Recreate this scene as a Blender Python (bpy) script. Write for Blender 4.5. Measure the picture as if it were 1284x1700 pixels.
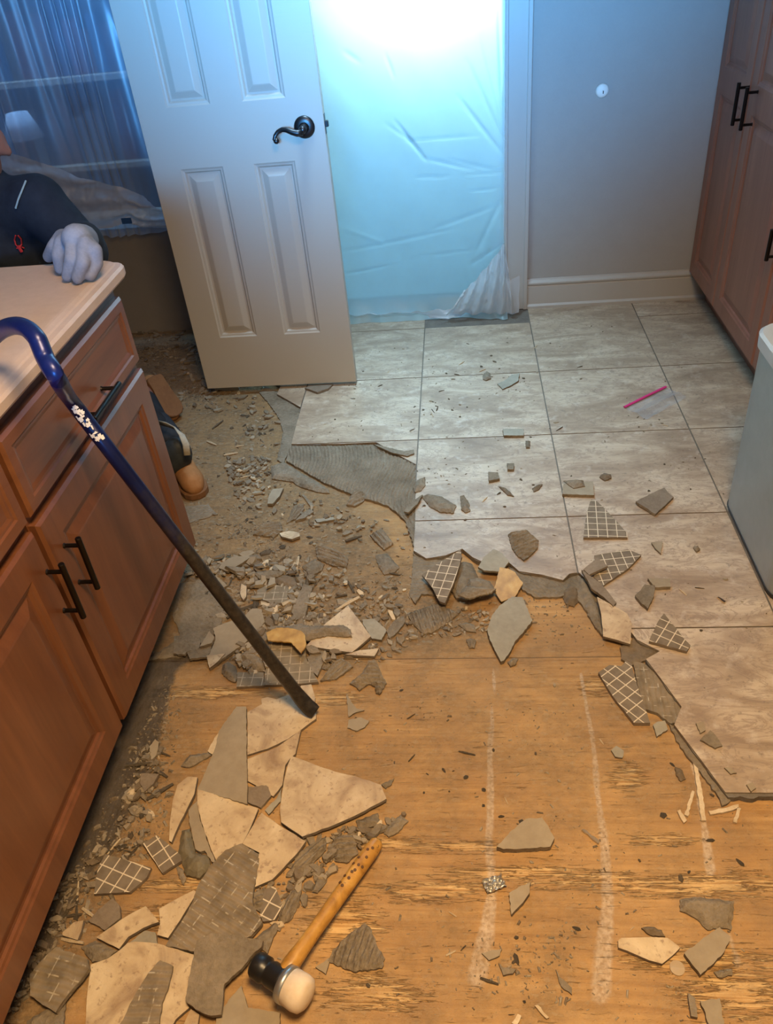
import bpy, bmesh, math, random
import numpy as np
from mathutils import Vector, Matrix, noise
from mathutils.geometry import delaunay_2d_cdt

for o in list(bpy.data.objects): bpy.data.objects.remove(o)
SC = bpy.context.scene
COL = SC.collection
PI = math.pi
rnd = random.Random(7)

# ---------------------------------------------------------------- camera
S = 0.457                                     # floor tile module (18 in)
FP = 1295.943                                 # focal length in pixels of the 1284 x 1700 frame
_a, _b, _c = -.1313051, .6506310, -.1100438
CAM = Vector((.3631715*S, -6.0496848*S, 3.1916472*S))
_f = Vector((math.sin(_a)*math.cos(_b), math.cos(_a)*math.cos(_b), -math.sin(_b)))
_r0 = Vector((math.cos(_a), -math.sin(_a), 0)); _u0 = _r0.cross(_f)
CR = _r0*math.cos(_c) + _u0*math.sin(_c)
CU = -_r0*math.sin(_c) + _u0*math.cos(_c)
CF = _f
cam_d = bpy.data.cameras.new('camera'); cam = bpy.data.objects.new('camera', cam_d); COL.objects.link(cam)
cam_d.sensor_fit = 'VERTICAL'; cam_d.sensor_height = 24; cam_d.lens = FP/1700*24; cam_d.clip_start = .02
m = Matrix.Identity(4)
for i in range(3):
    m[i][0] = CR[i]; m[i][1] = CU[i]; m[i][2] = -CF[i]; m[i][3] = CAM[i]
cam.matrix_world = m
SC.camera = cam

# ---------------------------------------------------------------- world, lights, exposure
SC.view_settings.view_transform = 'Standard'; SC.view_settings.look = 'None'
SC.view_settings.gamma = 1; SC.view_settings.use_curve_mapping = False
SC.view_settings.exposure = 0.06
w = bpy.data.worlds.new('world'); SC.world = w; w.use_nodes = True
w.node_tree.nodes['Background'].inputs[0].default_value = (.35, .6, 1, 1)
w.node_tree.nodes['Background'].inputs[1].default_value = .2

def area(name, loc, target, sx, sy, power, color, spread=180):
    l = bpy.data.lights.new(name, 'AREA'); l.shape = 'RECTANGLE'; l.size = sx; l.size_y = sy
    l.energy = power; l.color = color; l.spread = math.radians(spread)
    o = bpy.data.objects.new(name, l); COL.objects.link(o); o.location = loc
    o.rotation_euler = (Vector(target)-Vector(loc)).to_track_quat('-Z', 'Y').to_euler()
    return o
COOL = (.30, .58, 1)
area('assumed_warm_kitchen_light', (.35, -2.4, 2.38), (.28, -2.25, 0), .5, .5, 43, (1, .67, .33), 135)  # assumed ceiling lamp near the camera, no fixture there; warms the lower floor
area('warm_fill_light', (.5, -3.9, 2.3), (.1, -1.6, .2), 1.4, .8, 7, (1, .74, .46))  # added warm fill from behind the camera, no fixture
area('added_cool_fill', (-.1, -.2, 2.40), (.0, -.2, 0), .6, .3, 9.5, (.45, .74, 1), 62)  # added cool fill, no fixture there; blues the door, whitens nearby tiles
area('added_cool_beam', (-.1, -4.2, 1.75), (-.05, .6, 1.82), .9, .7, 36, (.10, .44, 1), 40)  # added narrow beam tinting upper door and wall blue; front wall has no window
area('assumed_sheet_backlight', (.05, .86, 1.44), (.05, .5, 1.40), .34, .30, 14, (.62, .90, 1))  # assumed source, bare light added behind the sheet for its bright spot; no window
area('assumed_hall_light', (.1, 1.5, 2.3), (.1, 1.3, 0), .8, .6, 12, (.30, .70, 1))  # assumed light in the hall, no fixture; gives the sheet its blue base
area('assumed_side_room_light', (-1.7, .85, 2.2), (-1.6, 1.2, .7), 1.2, .3, 22, (.26, .55, 1))  # assumed light over the shelves, no fixture; blues the left sheet from behind

# ---------------------------------------------------------------- pixel <-> place helpers (camera calibrated on the tile grid)
def at(x, y, **k):
    d = CF + CR*((x-642)/FP) - CU*((y-850)/FP)
    a, v = list(k.items())[0]; i = 'XYZ'.index(a)
    return CAM + d*((v-CAM[i])/d[i])
def to_px(P):
    d = P-np.array(CAM); z = d@np.array(CF)
    return 642+FP*(d@np.array(CR))/z, 850-FP*(d@np.array(CU))/z
WZ = -.018                                    # top of the plywood below the tile surface (z = 0)

# ---------------------------------------------------------------- object helpers
def link(name, me, mat=None, parent=None, mats=None):
    o = bpy.data.objects.new(name, me); COL.objects.link(o)
    for mm in (mats or ([mat] if mat else [])): me.materials.append(mm)
    if parent: o.parent = parent
    return o
def tag(o, label=None, cat=None, group=None, kind=None):
    if label: o['label'] = label
    if cat: o['category'] = cat
    if group: o['group'] = group
    if kind: o['kind'] = kind
    return o
def empty(name, loc=(0, 0, 0), rz=0):
    o = bpy.data.objects.new(name, None); COL.objects.link(o); o.location = loc; o.rotation_euler = (0, 0, rz)
    o.empty_display_size = .05; return o
def obj(name, bm, mat=None, parent=None, mats=None, smooth=False, loc=None):
    me = bpy.data.meshes.new(name)
    if loc is not None:
        bmesh.ops.translate(bm, verts=bm.verts, vec=-Vector(loc))
    bmesh.ops.recalc_face_normals(bm, faces=bm.faces)
    bm.to_mesh(me); bm.free()
    if smooth: me.polygons.foreach_set('use_smooth', [True]*len(me.polygons))
    o = link(name, me, mat, parent, mats)
    if loc is not None: o.location = loc
    return o
def box(bm, x0, y0, z0, x1, y1, z1, bev=0, seg=2):
    b = bmesh.new(); bmesh.ops.create_cube(b, size=1)
    for v in b.verts: v.co = Vector((x0+(v.co.x+.5)*(x1-x0), y0+(v.co.y+.5)*(y1-y0), z0+(v.co.z+.5)*(z1-z0)))
    if bev: bmesh.ops.bevel(b, geom=list(b.edges), offset=bev, segments=seg, profile=.5, affect='EDGES')
    join(bm, b)
def join(bm, b, mat=None):
    me = bpy.data.meshes.new('t'); b.to_mesh(me); b.free()
    if mat is not None: me.transform(mat)
    bm.from_mesh(me); bpy.data.meshes.remove(me)
def frames(path):
    n = len(path); T = []
    for i in range(n):
        T.append((path[min(i+1, n-1)]-path[max(i-1, 0)]).normalized())
    a = Vector((0, 0, 1)) if abs(T[0].z) < .9 else Vector((1, 0, 0))
    N = [(a-T[0]*a.dot(T[0])).normalized()]
    for i in range(1, n):
        v = N[-1]-T[i]*N[-1].dot(T[i]); N.append(v.normalized())
    return T, N
def tube(bm, path, rad, seg=12, scale2=None, cap=True, n0=None):
    """sweep of an ellipse; rad per point (along N), scale2 per point multiplies the other axis"""
    path = [Vector(p) for p in path]; T, N = frames(path)
    if n0 is not None:
        N = [(Vector(n0)-t*Vector(n0).dot(t)).normalized() for t in T]
    if not hasattr(rad, '__len__'): rad = [rad]*len(path)
    if scale2 is None: scale2 = [1]*len(path)
    rings = []
    for p, t, n, r, s in zip(path, T, N, rad, scale2):
        b = t.cross(n)
        rings.append([bm.verts.new(p+n*(r*math.cos(2*PI*k/seg))+b*(r*s*math.sin(2*PI*k/seg))) for k in range(seg)])
    for A, B in zip(rings, rings[1:]):
        for k in range(seg): bm.faces.new((A[k], A[(k+1) % seg], B[(k+1) % seg], B[k]))
    if cap: bm.faces.new(rings[0][::-1]); bm.faces.new(rings[-1])
def capsule(bm, p, q, r0, r1, seg=14):
    """closed tapered capsule"""
    p = Vector(p); q = Vector(q); d = q-p; L = d.length
    if L < 1e-6: d = Vector((0, 0, 1)); L = 1e-6; q = p+d*L
    d.normalize(); pts = []; rs = []
    for k in range(5):
        a = PI/2*(k/4.); pts.append(p-d*(r0*math.cos(a))); rs.append(max(r0*math.sin(a), r0*.06))
    for k in range(5):
        a = PI/2*(k/4.); pts.append(q+d*(r1*math.sin(a))); rs.append(max(r1*math.cos(a), r1*.06))
    tube(bm, pts, rs, seg)
def ellipsoid(bm, c, r, rot=None):
    b = bmesh.new(); bmesh.ops.create_uvsphere(b, u_segments=24, v_segments=16, radius=1)
    M = Matrix.Translation(c) @ (rot.to_4x4() if rot else Matrix.Identity(4)) @ Matrix.Diagonal((r[0], r[1], r[2], 1))
    join(bm, b, M)
def melt(o, voxel=.008, it=6):
    """melt overlapping volumes into one continuous surface"""
    r = o.modifiers.new('Remesh', 'REMESH'); r.mode = 'VOXEL'; r.voxel_size = voxel; r.use_smooth_shade = True
    s = o.modifiers.new('Smooth', 'SMOOTH'); s.iterations = it; s.factor = .5
def bar(bm, a, b, r, seg=12): tube(bm, [a, b], r, seg)

# ---------------------------------------------------------------- materials
def mat(name, col, rough=.6, metal=0, spec=.5):
    m = bpy.data.materials.new(name); m.use_nodes = True
    p = m.node_tree.nodes['Principled BSDF']
    p.inputs['Base Color'].default_value = (*col, 1); p.inputs['Roughness'].default_value = rough
    p.inputs['Metallic'].default_value = metal; p.inputs['Specular IOR Level'].default_value = spec
    return m
class NT:
    def __init__(s, m): s.m = m; s.t = m.node_tree; s.p = s.t.nodes.get('Principled BSDF')
    def n(s, ty, **k):
        x = s.t.nodes.new(ty)
        for a, v in k.items():
            if a.startswith('i_'):
                key = a[2:]; key = int(key) if key.isdigit() else key.replace('_', ' ')
                s.set(x, key, v)
            else: setattr(x, a, v)
        return x
    def set(s, x, key, v):
        if isinstance(v, bpy.types.NodeSocket): s.t.links.new(v, x.inputs[key])
        else: x.inputs[key].default_value = v
    def coord(s, sc=(1, 1, 1), rot=(0, 0, 0), kind='Object'):
        c = s.n('ShaderNodeTexCoord'); mp = s.n('ShaderNodeMapping')
        s.t.links.new(c.outputs[kind], mp.inputs['Vector'])
        mp.inputs['Scale'].default_value = sc; mp.inputs['Rotation'].default_value = rot
        return mp.outputs[0]
    def noise(s, vec, scale, detail=4, rough=.55, dist=0):
        return s.n('ShaderNodeTexNoise', i_Vector=vec, i_Scale=scale, i_Detail=detail, i_Roughness=rough, i_Distortion=dist).outputs['Fac']
    def ramp(s, fac, stops):
        r = s.n('ShaderNodeValToRGB'); s.t.links.new(fac, r.inputs[0]); e = r.color_ramp.elements
        while len(e) < len(stops): e.new(.5)
        for q, (pos, c) in zip(e, stops):
            q.position = pos; q.color = (*c, 1) if hasattr(c, '__len__') else (c, c, c, 1)
        return r.outputs[0]
    def mix(s, fac, a, b, mode='MIX'):
        x = s.n('ShaderNodeMix', data_type='RGBA', blend_type=mode)
        for i, v in ((0, fac), (6, a), (7, b)):
            if isinstance(v, bpy.types.NodeSocket): s.t.links.new(v, x.inputs[i])
            else: x.inputs[i].default_value = (*v, 1) if hasattr(v, '__len__') else v
        return x.outputs[2]
    def math(s, op, a, b=0., c=0.):
        x = s.n('ShaderNodeMath', operation=op)
        for i, v in enumerate((a, b, c)): s.set(x, i, v)
        return x.outputs[0]
    def attr(s, name): return s.n('ShaderNodeAttribute', attribute_name=name).outputs['Fac']
    def bump(s, h, strength=.4, dist=.002):
        b = s.n('ShaderNodeBump', i_Height=h, i_Strength=strength, i_Distance=dist); s.t.links.new(b.outputs[0], s.p.inputs['Normal'])
    def base(s, c): s.t.links.new(c, s.p.inputs['Base Color'])
    def sep(s, vec): return s.n('ShaderNodeSeparateXYZ', i_Vector=vec).outputs
def rand_off(s, v, k=9.):
    """shift the pattern per object so that no two pieces look alike"""
    oi = s.n('ShaderNodeObjectInfo'); r = s.math('MULTIPLY', oi.outputs['Random'], k)
    c = s.n('ShaderNodeCombineXYZ', i_X=r, i_Y=s.math('MULTIPLY', r, 1.7), i_Z=r)
    return s.n('ShaderNodeVectorMath', operation='ADD', i_0=v, i_1=c.outputs[0]).outputs[0]

def m_tile():
    m = mat('tile_glaze', (.5, .42, .33), .34, 0, .45); s = NT(m)
    v = rand_off(s, s.coord())
    v2 = s.n('ShaderNodeMapping', i_Vector=v); v2.inputs['Scale'].default_value = (1.0, 2.6, 1); v2.inputs['Rotation'].default_value = (0, 0, .25)
    big = s.noise(v2.outputs[0], 3.2, 6, .62, 1.2); fine = s.noise(v, 55, 4, .6)
    vein = s.noise(v2.outputs[0], 6, 8, .7, 2.2)
    c = s.ramp(big, [(.28, (.24, .168, .11)), (.48, (.40, .302, .208)), (.66, (.55, .445, .325)), (.8, (.37, .272, .188))])
    band = s.math('ABSOLUTE', s.math('SUBTRACT', vein, .5)); vf = s.ramp(band, [(0, .75), (.035, 0)])
    c = s.mix(vf, c, (.25, .18, .13))
    spk = s.ramp(fine, [(.30, 1), (.40, 0)]); c = s.mix(s.math('MULTIPLY', spk, .55), c, (.17, .13, .10))
    wsh = s.ramp(s.noise(v, 22, 5, .65), [(.56, 0), (.72, .5)]); c = s.mix(wsh, c, (.62, .53, .43))
    s.base(c); s.bump(s.math('ADD', s.noise(v2.outputs[0], 24, 6, .7, 1), s.math('MULTIPLY', fine, .4)), .55, .002)
    return m
def m_shardtile():
    m = mat('shard_glaze', (.6, .45, .3), .55, 0, .4); s = NT(m)
    v = rand_off(s, s.coord())
    big = s.noise(v, 9, 6, .6, 1.4); fine = s.noise(v, 85, 4, .6)
    c = s.ramp(big, [(.3, (.29, .195, .115)), (.5, (.48, .36, .22)), (.7, (.60, .475, .305))])
    c = s.mix(s.ramp(fine, [(.33, .8), (.42, 0)]), c, (.27, .18, .11))
    c = s.mix(s.ramp(s.noise(v, 40, 6, .7, 1), [(.58, 0), (.66, .4)]), c, (.42, .29, .19))
    s.base(c); s.bump(s.math('ADD', s.noise(v, 60, 5, .7, 1), fine), .5, .0016)
    return m
def m_rough(name, lo, hi, sc=40, b=.6, rough=.9, bd=.002):
    m = mat(name, hi, rough, 0, .2); s = NT(m); v = rand_off(s, s.coord())
    n1 = s.noise(v, sc*.25, 5, .6); n2 = s.noise(v, sc*2.4, 4, .65)
    c = s.ramp(s.math('ADD', s.math('MULTIPLY', n1, .6), s.math('MULTIPLY', n2, .4)), [(.35, lo), (.62, hi)])
    s.base(c); s.bump(s.math('ADD', n2, s.math('MULTIPLY', s.noise(v, sc, 4), 1.8)), b, bd)
    return m
def m_grid(name, lo, hi, line, amount=1., ridges=False, pitch=.0265, lw=.046):
    """tile back: cast square grid, glaze-white on the ribs"""
    m = mat(name, hi, .85, 0, .25); s = NT(m); co = s.coord(); v = rand_off(s, co)
    x, y, z = s.sep(co)
    def ln(u):
        f = s.math('FRACT', s.math('ADD', s.math('DIVIDE', u, pitch), .31)); d = s.math('ABSOLUTE', s.math('SUBTRACT', f, .5))
        return s.math('LESS_THAN', d, lw)
    L = s.math('MAXIMUM', ln(x), ln(y))
    ero = s.ramp(s.noise(v, 45, 3), [(.62-.42*amount, 0 if amount < 1 else .55), (.70-.38*amount, 1)])
    Lf = s.math('MULTIPLY', L, ero)
    base = s.ramp(s.noise(v, 30, 5), [(.35, lo), (.65, hi)])
    s.base(s.mix(Lf, base, line))
    h = s.math('ADD', s.math('MULTIPLY', L, .8), s.math('MULTIPLY', s.noise(v, 160, 3), .5))
    if ridges:
        h = s.math('ADD', h, s.math('MULTIPLY', s.math('SINE', s.math('MULTIPLY', s.math('ADD', y, s.math('MULTIPLY', s.noise(v, 8), .02)), 2*PI/.0125)), .9))
    s.bump(h, .6, .002)
    return m
def m_wood(name, lo, hi, axis='z', sc=1., rough=.38, streak=.5):
    m = mat(name, hi, rough, 0, .5); s = NT(m)
    k = {'x': (1.5, 18, 18), 'y': (18, 1.5, 18), 'z': (18, 18, 1.5)}[axis]
    v = rand_off(s, s.coord(tuple(q*sc for q in k)))
    n1 = s.noise(v, 1., 5, .6, .6); n2 = s.noise(v, 5, 4, .6)
    c = s.ramp(s.math('ADD', s.math('MULTIPLY', n1, .7), s.math('MULTIPLY', n2, .3)), [(.3, lo), (.68, hi)])
    s.base(c); s.bump(n2, .08, .001)
    return m
M_TILE = m_tile(); M_SHARD = m_shardtile()
M_BODY = m_rough('tile_body', (.16, .12, .085), (.24, .19, .14), 60, .4)
M_GROUT = m_rough('grout', (.13, .11, .09), (.19, .165, .135), 80)
M_MORT = m_rough('mortar', (.145, .114, .078), (.265, .212, .150), 45, 1., .9, .0035)
M_MORTD = m_rough('mortar_dark', (.115, .084, .054), (.20, .15, .10), 45, .8)
M_SLAB = m_rough('smooth_mortar', (.25, .198, .135), (.335, .272, .19), 18, .3)
M_BLUE = m_rough('grey_blue_mortar', (.24, .212, .162), (.325, .292, .225), 30, .4)
M_BACK = m_grid('tile_back_grid', (.150, .115, .080), (.21, .165, .118), (.60, .50, .36))
M_BACKM = m_grid('mortar_grid', (.165, .126, .082), (.27, .208, .138), (.42, .36, .27), .28, True)
M_BACKD = m_grid('dusty_back_grid', (.18, .142, .095), (.24, .195, .135), (.40, .33, .24), .6)
M_STICK = m_rough('pale_splinter', (.42, .31, .19), (.62, .50, .34), 60, .4)
M_OLIVE = m_rough('olive_lump', (.10, .085, .05), (.20, .165, .11), 20, .4, .5)

def m_amber():
    m = mat('amber_adhesive', (.62, .33, .08), .3); s = NT(m)
    v = s.coord(); s.base(s.ramp(s.noise(v, 30, 4), [(.3, (.30, .15, .025)), (.6, (.50, .29, .065)), (.8, (.58, .43, .17))]))
    s.bump(s.noise(v, 60), .4, .002); s.p.inputs['Roughness'].default_value = .5
    return m
M_AMBER = m_amber()

def m_ply():
    m = mat('plywood', (.4, .2, .08), .7, 0, .25); s = NT(m)
    co = s.coord(); g = s.coord((2.2, 55, 1)); g2 = s.coord((5, 170, 1)); x, y, z = s.sep(co)
    n1 = s.noise(g, 1.3, 5, .6, .5); n2 = s.noise(g2, 1.2, 3, .6); blot = s.noise(co, 5.5, 5, .6)
    c = s.ramp(s.math('ADD', s.math('MULTIPLY', n1, .75), s.math('MULTIPLY', n2, .25)), [(.28, (.275, .142, .052)), (.5, (.42, .238, .090)), (.72, (.53, .325, .135))])
    c = s.mix(s.ramp(blot, [(.35, .6), (.58, 0)]), c, (.27, .155, .075))
    c = s.mix(s.ramp(s.noise(co, 2.6, 4, .6, .5), [(.45, 0), (.7, .35)]), c, (.55, .36, .17))
    c = s.mix(s.ramp(s.noise(co, 120, 3, .6), [(.24, .8), (.33, 0)]), c, (.13, .075, .035))
    # torn veneer, pale splintery layer
    tn = s.noise(s.coord((16, 190, 1)), 1., 6, .75, .7)
    tf = s.math('MULTIPLY', s.ramp(s.math('ADD', tn, s.math('MULTIPLY', s.attr('torn'), .24)), [(.62, 0), (.67, 1)]), 1.)
    tc = s.ramp(n2, [(.35, (.40, .21, .07)), (.6, (.66, .44, .20))])
    c = s.mix(tf, c, tc)
    # pale thinset stripes
    sf = s.ramp(s.math('MULTIPLY', s.attr('stripe'), s.math('ADD', s.noise(co, 70, 5, .7), .35)), [(.34, 0), (.62, .75)])
    c = s.mix(sf, c, s.ramp(s.noise(co, 150, 3), [(.35, (.36, .26, .17)), (.6, (.58, .46, .34))]))
    # dust
    df = s.ramp(s.math('ADD', s.attr('dust'), s.math('MULTIPLY', s.math('SUBTRACT', s.noise(co, 14, 7, .68), .5), 1.3)), [(.12, 0), (.95, .93)])
    dc = s.ramp(s.noise(co, 60, 6, .7), [(.3, (.17, .108, .055)), (.55, (.275, .182, .096)), (.75, (.36, .255, .145))])
    vo = s.n('ShaderNodeTexVoronoi', i_Vector=s.coord((70, 120, 1)), i_Scale=1.3, i_Randomness=1.); vf = s.sep(vo.outputs['Color'])[0]
    dc = s.mix(s.ramp(vf, [(.66, 0), (.74, .55)]), dc, (.15, .122, .082)); dc = s.mix(s.ramp(vf, [(.90, 0), (.93, .5)]), dc, (.36, .30, .21))
    c = s.mix(df, c, dc)
    # grey thinset film
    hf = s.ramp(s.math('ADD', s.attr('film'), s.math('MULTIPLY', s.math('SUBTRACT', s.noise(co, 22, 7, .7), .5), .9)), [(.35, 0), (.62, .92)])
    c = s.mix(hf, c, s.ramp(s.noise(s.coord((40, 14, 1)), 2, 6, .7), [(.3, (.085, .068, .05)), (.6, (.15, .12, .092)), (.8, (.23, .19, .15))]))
    # panel joint
    j = s.math('LESS_THAN', s.math('ABSOLUTE', s.math('ADD', y, 1.447)), .0013)
    c = s.mix(s.math('MULTIPLY', j, .75), c, (.09, .055, .03))
    s.base(c)
    h = s.math('ADD', s.math('MULTIPLY', n2, .3), s.math('MULTIPLY', s.math('ADD', df, hf), s.math('ADD', s.math('MULTIPLY', s.noise(co, 90, 6, .75), 2.2), s.math('MULTIPLY', vf, 1.3))))
    h = s.math('ADD', h, s.math('MULTIPLY', tf, -.5))
    s.bump(h, .9, .0035)
    return m
M_PLY = m_ply()
M_WALL = m_rough('wall_paint', (.365, .345, .315), (.38, .36, .33), 60, .12, .75, .001)
M_GREY = m_rough('half_wall_paint', (.27, .245, .215), (.29, .26, .23), 60, .12, .8, .001)
M_TRIM = mat('trim_paint', (.44, .415, .375), .35)
def m_doorpaint():
    m = mat('door_paint', (.47, .42, .355), .42); s = NT(m)
    s.bump(s.noise(s.coord((7, 1, 110)), 2., 4, .6, .6), .22, .0012); return m
M_DOOR = m_doorpaint()
M_CEIL = mat('ceiling_paint', (.7, .68, .65), .9)
M_CAB = m_wood('cherry_cabinet', (.115, .040, .017), (.205, .078, .034), 'z', rough=.30)
M_CABH = m_wood('cherry_drawer', (.125, .045, .019), (.22, .085, .038), 'y', rough=.30)
M_CABR = m_wood('cherry_tall', (.20, .075, .045), (.30, .125, .08), 'z')
M_DARK = mat('toe_kick_dark', (.035, .02, .014), .8)
M_BRONZE = mat('dark_bronze', (.022, .017, .014), .32, .85)
M_IRON = mat('latch_metal', (.05, .052, .055), .35, .9)
M_COUNTER = m_rough('laminate', (.49, .38, .315), (.55, .43, .36), 160, .05, .38, .0005)
M_STEEL = m_rough('brushed_steel', (.36, .40, .41), (.42, .46, .47), 12, .04, .36, .0005)
M_STEEL.node_tree.nodes['Principled BSDF'].inputs['Metallic'].default_value = .75
M_RIM = mat('bin_rim', (.55, .60, .62), .35)
M_BLACK = mat('black_plastic', (.015, .015, .017), .5)

def m_film(name, col, alpha, gl=.12, tr=.6):
    """polyethylene sheet: partly clear, partly scattering"""
    m = bpy.data.materials.new(name); m.use_nodes = True; t = m.node_tree; t.nodes.clear(); s = NT(m)
    out = s.n('ShaderNodeOutputMaterial')
    nz = s.noise(s.coord((1, 1, 1)), 9, 5, .6)
    d = s.n('ShaderNodeBsdfDiffuse'); d.inputs[0].default_value = (*col, 1)
    tl = s.n('ShaderNodeBsdfTranslucent'); tl.inputs[0].default_value = (*col, 1)
    g = s.n('ShaderNodeBsdfGlossy'); g.inputs[0].default_value = (1, 1, 1, 1); g.inputs['Roughness'].default_value = .42
    tp = s.n('ShaderNodeBsdfTransparent'); tp.inputs[0].default_value = (.97, .98, 1, 1)
    def mx(f, a, b):
        x = s.n('ShaderNodeMixShader'); s.set(x, 0, f); t.links.new(a, x.inputs[1]); t.links.new(b, x.inputs[2]); return x.outputs[0]
    a = mx(tr, d.outputs[0], tl.outputs[0])
    fr = s.n('ShaderNodeLayerWeight'); fr.inputs[0].default_value = .35
    op = s.math('ADD', alpha, s.math('MULTIPLY', fr.outputs['Facing'], .35)); 
    op = s.math('MINIMUM', s.math('ADD', op, s.math('MULTIPLY', s.math('SUBTRACT', nz, .5), .12)), 1.)
    b = mx(op, tp.outputs[0], a); c = mx(gl, b, g.outputs[0])
    t.links.new(c, out.inputs[0]); return m
M_FILMD = m_film('doorway_sheet', (.66, .90, .97), .93, .025, .82)
M_FILML = m_film('side_sheet', (.55, .72, .95), .40, .12, .4)
M_FILMB = m_film('bunched_sheet', (.70, .72, .74), .62, .06, .35)
M_BAG = m_film('bag_film', (.8, .8, .8), .02, .12, .4)

# ================================================================ SETTING
YW = .62
def sbox(name, *a, m=M_WALL, kind='structure', parent=None, bev=0):
    bm = bmesh.new(); box(bm, *a, bev=bev); o = obj(name, bm, m, parent)
    if kind and not parent: o['kind'] = kind
    return o
# back wall with doorway x in [-.50, .36]; pass-through opening above the half wall at the left
OX0, OX1 = -.50, .355
sbox('wall_back', OX1, YW, WZ, 2.2, YW+.11, 2.44)
sbox('wall_back_header', OX0, YW, 2.05, OX1, YW+.11, 2.44)
sbox('wall_back_pier', -.90, YW, WZ, OX0, YW+.11, 2.44)
sbox('wall_half', -2.6, YW, WZ, -.90, YW+.11, .47, m=M_GREY)
sbox('wall_left_header', -2.6, YW, 2.1, -.90, YW+.11, 2.44)
sbox('wall_closet', -.845, .0, WZ, -.745, YW, 2.44)
sbox('wall_right', 1.78, -4.4, WZ, 1.9, YW, 2.44)
sbox('wall_left', -2.72, -4.4, WZ, -2.6, YW+.11, 2.44)
sbox('wall_front', -2.72, -4.5, WZ, 1.9, -4.4, 2.44)
sbox('ceiling', -2.72, -4.5, 2.44, 2.2, YW+.11, 2.5, m=M_CEIL)
# rooms behind
HALL = m_rough('hall_paint', (.70, .74, .76), (.74, .78, .80), 30, .05, .9)
sbox('wall_hall_left', -.86, YW+.11, WZ, -.80, 2.4, 2.44, m=HALL)
sbox('wall_hall_right', 1.0, YW+.11, WZ, 1.06, 2.4, 2.44, m=HALL)
sbox('wall_hall_end', -.86, 2.4, WZ, 1.06, 2.46, 2.44, m=HALL)
sbox('floor_hall', -.86, YW+.11, -.04, 1.06, 2.4, 0, m=M_TILE)
sbox('ceiling_hall', -2.9, YW+.11, 2.44, 1.06, 2.6, 2.5, m=M_CEIL)
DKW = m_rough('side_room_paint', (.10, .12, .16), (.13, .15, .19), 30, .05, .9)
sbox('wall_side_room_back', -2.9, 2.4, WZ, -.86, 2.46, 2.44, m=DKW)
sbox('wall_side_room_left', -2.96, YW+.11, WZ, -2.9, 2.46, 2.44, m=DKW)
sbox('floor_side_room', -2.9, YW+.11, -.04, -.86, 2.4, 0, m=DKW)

# door casing and jamb (trim)
bm = bmesh.new()
box(bm, OX1-.002, YW-.018, 0, OX1+.098, YW, 2.12, bev=.003)
box(bm, OX1+.083, YW-.026, 0, OX1+.100, YW, 2.12, bev=.003)
box(bm, OX1+.0, YW-.024, 0, OX1+.012, YW, 2.12, bev=.003)
obj('trim_1', bm, M_TRIM)['kind'] = 'structure'
bm = bmesh.new(); box(bm, OX1-.022, YW-.012, 0, OX1-.001, YW+.12, 2.06, bev=.002)
box(bm, OX1-.036, YW+.05, 0, OX1-.02, YW+.085, 2.06, bev=.002)
obj('trim_2', bm, mat('jamb_paint', (.72, .72, .68), .4))['kind'] = 'structure'
bm = bmesh.new(); box(bm, OX0-.09, YW-.018, 0, OX1+.09, YW, 2.14, bev=.003)
bm2 = bmesh.new(); box(bm2, OX0-.09, YW-.018, 2.05, OX1+.1, YW, 2.14, bev=.003); bm.free()
obj('trim_3', bm2, M_TRIM)['kind'] = 'structure'
bm = bmesh.new(); box(bm, OX0-.09, YW-.018, 0, OX0+.002, YW, 2.12, bev=.003); box(bm, OX0, YW-.012, 0, OX0+.02, YW+.12, 2.06)
obj('trim_4', bm, M_TRIM)['kind'] = 'structure'
# baseboard with a moulded top and quarter round
def baseboard(name, x0, x1, y, h=.132):
    prof = [(0, 0), (-.022, 0), (-.022, .012), (-.014, .020), (-.013, h-.034), (-.010, h-.030), (-.016, h-.022), (-.016, h-.016), (-.006, h-.006), (-.004, h), (0, h)]
    bm = bmesh.new(); A = [bm.verts.new((x0, y+p[0], p[1])) for p in prof]; B = [bm.verts.new((x1, y+p[0], p[1])) for p in prof]
    for i in range(len(prof)): j = (i+1) % len(prof); bm.faces.new((A[i], A[j], B[j], B[i]))
    bm.faces.new(A); bm.faces.new(B[::-1]); o = obj(name, bm, M_TRIM); o['kind'] = 'structure'
baseboard('baseboard_back', OX1+.1, 1.7, YW)

# ---------------------------------------------------------------- floor: plywood + laid tiles + mortar bed
floor = empty('floor', (0, 0, 0)); floor['kind'] = 'structure'
def pxpoly_mask(u, v, poly, feather):
    """1 inside, falling to 0 over `feather` pixels outside"""
    inside = np.zeros(u.shape, bool); dmin = np.full(u.shape, 1e9); n = len(poly)
    for i in range(n):
        x0, y0 = poly[i]; x1, y1 = poly[(i+1) % n]
        c = ((y0 > v) != (y1 > v)) & (u < (x1-x0)*(v-y0)/((y1-y0) or 1e-9)+x0); inside ^= c
        dx, dy = x1-x0, y1-y0; t = np.clip(((u-x0)*dx+(v-y0)*dy)/(dx*dx+dy*dy+1e-9), 0, 1)
        dmin = np.minimum(dmin, np.hypot(u-x0-t*dx, v-y0-t*dy))
    return np.where(inside, np.clip(.5+dmin/feather/2, 0, 1), np.clip(.5-dmin/feather/2, 0, 1))
def line_mask(u, v, pts):
    out = np.zeros(u.shape)
    for (x0, y0, w0), (x1, y1, w1) in zip(pts, pts[1:]):
        dx, dy = x1-x0, y1-y0; t = np.clip(((u-x0)*dx+(v-y0)*dy)/(dx*dx+dy*dy), 0, 1)
        d = np.hypot(u-x0-t*dx, v-y0-t*dy); w_ = w0+(w1-w0)*t
        out = np.maximum(out, np.clip(1.3-d/(w_*.55), 0, 1))
    return out
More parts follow.
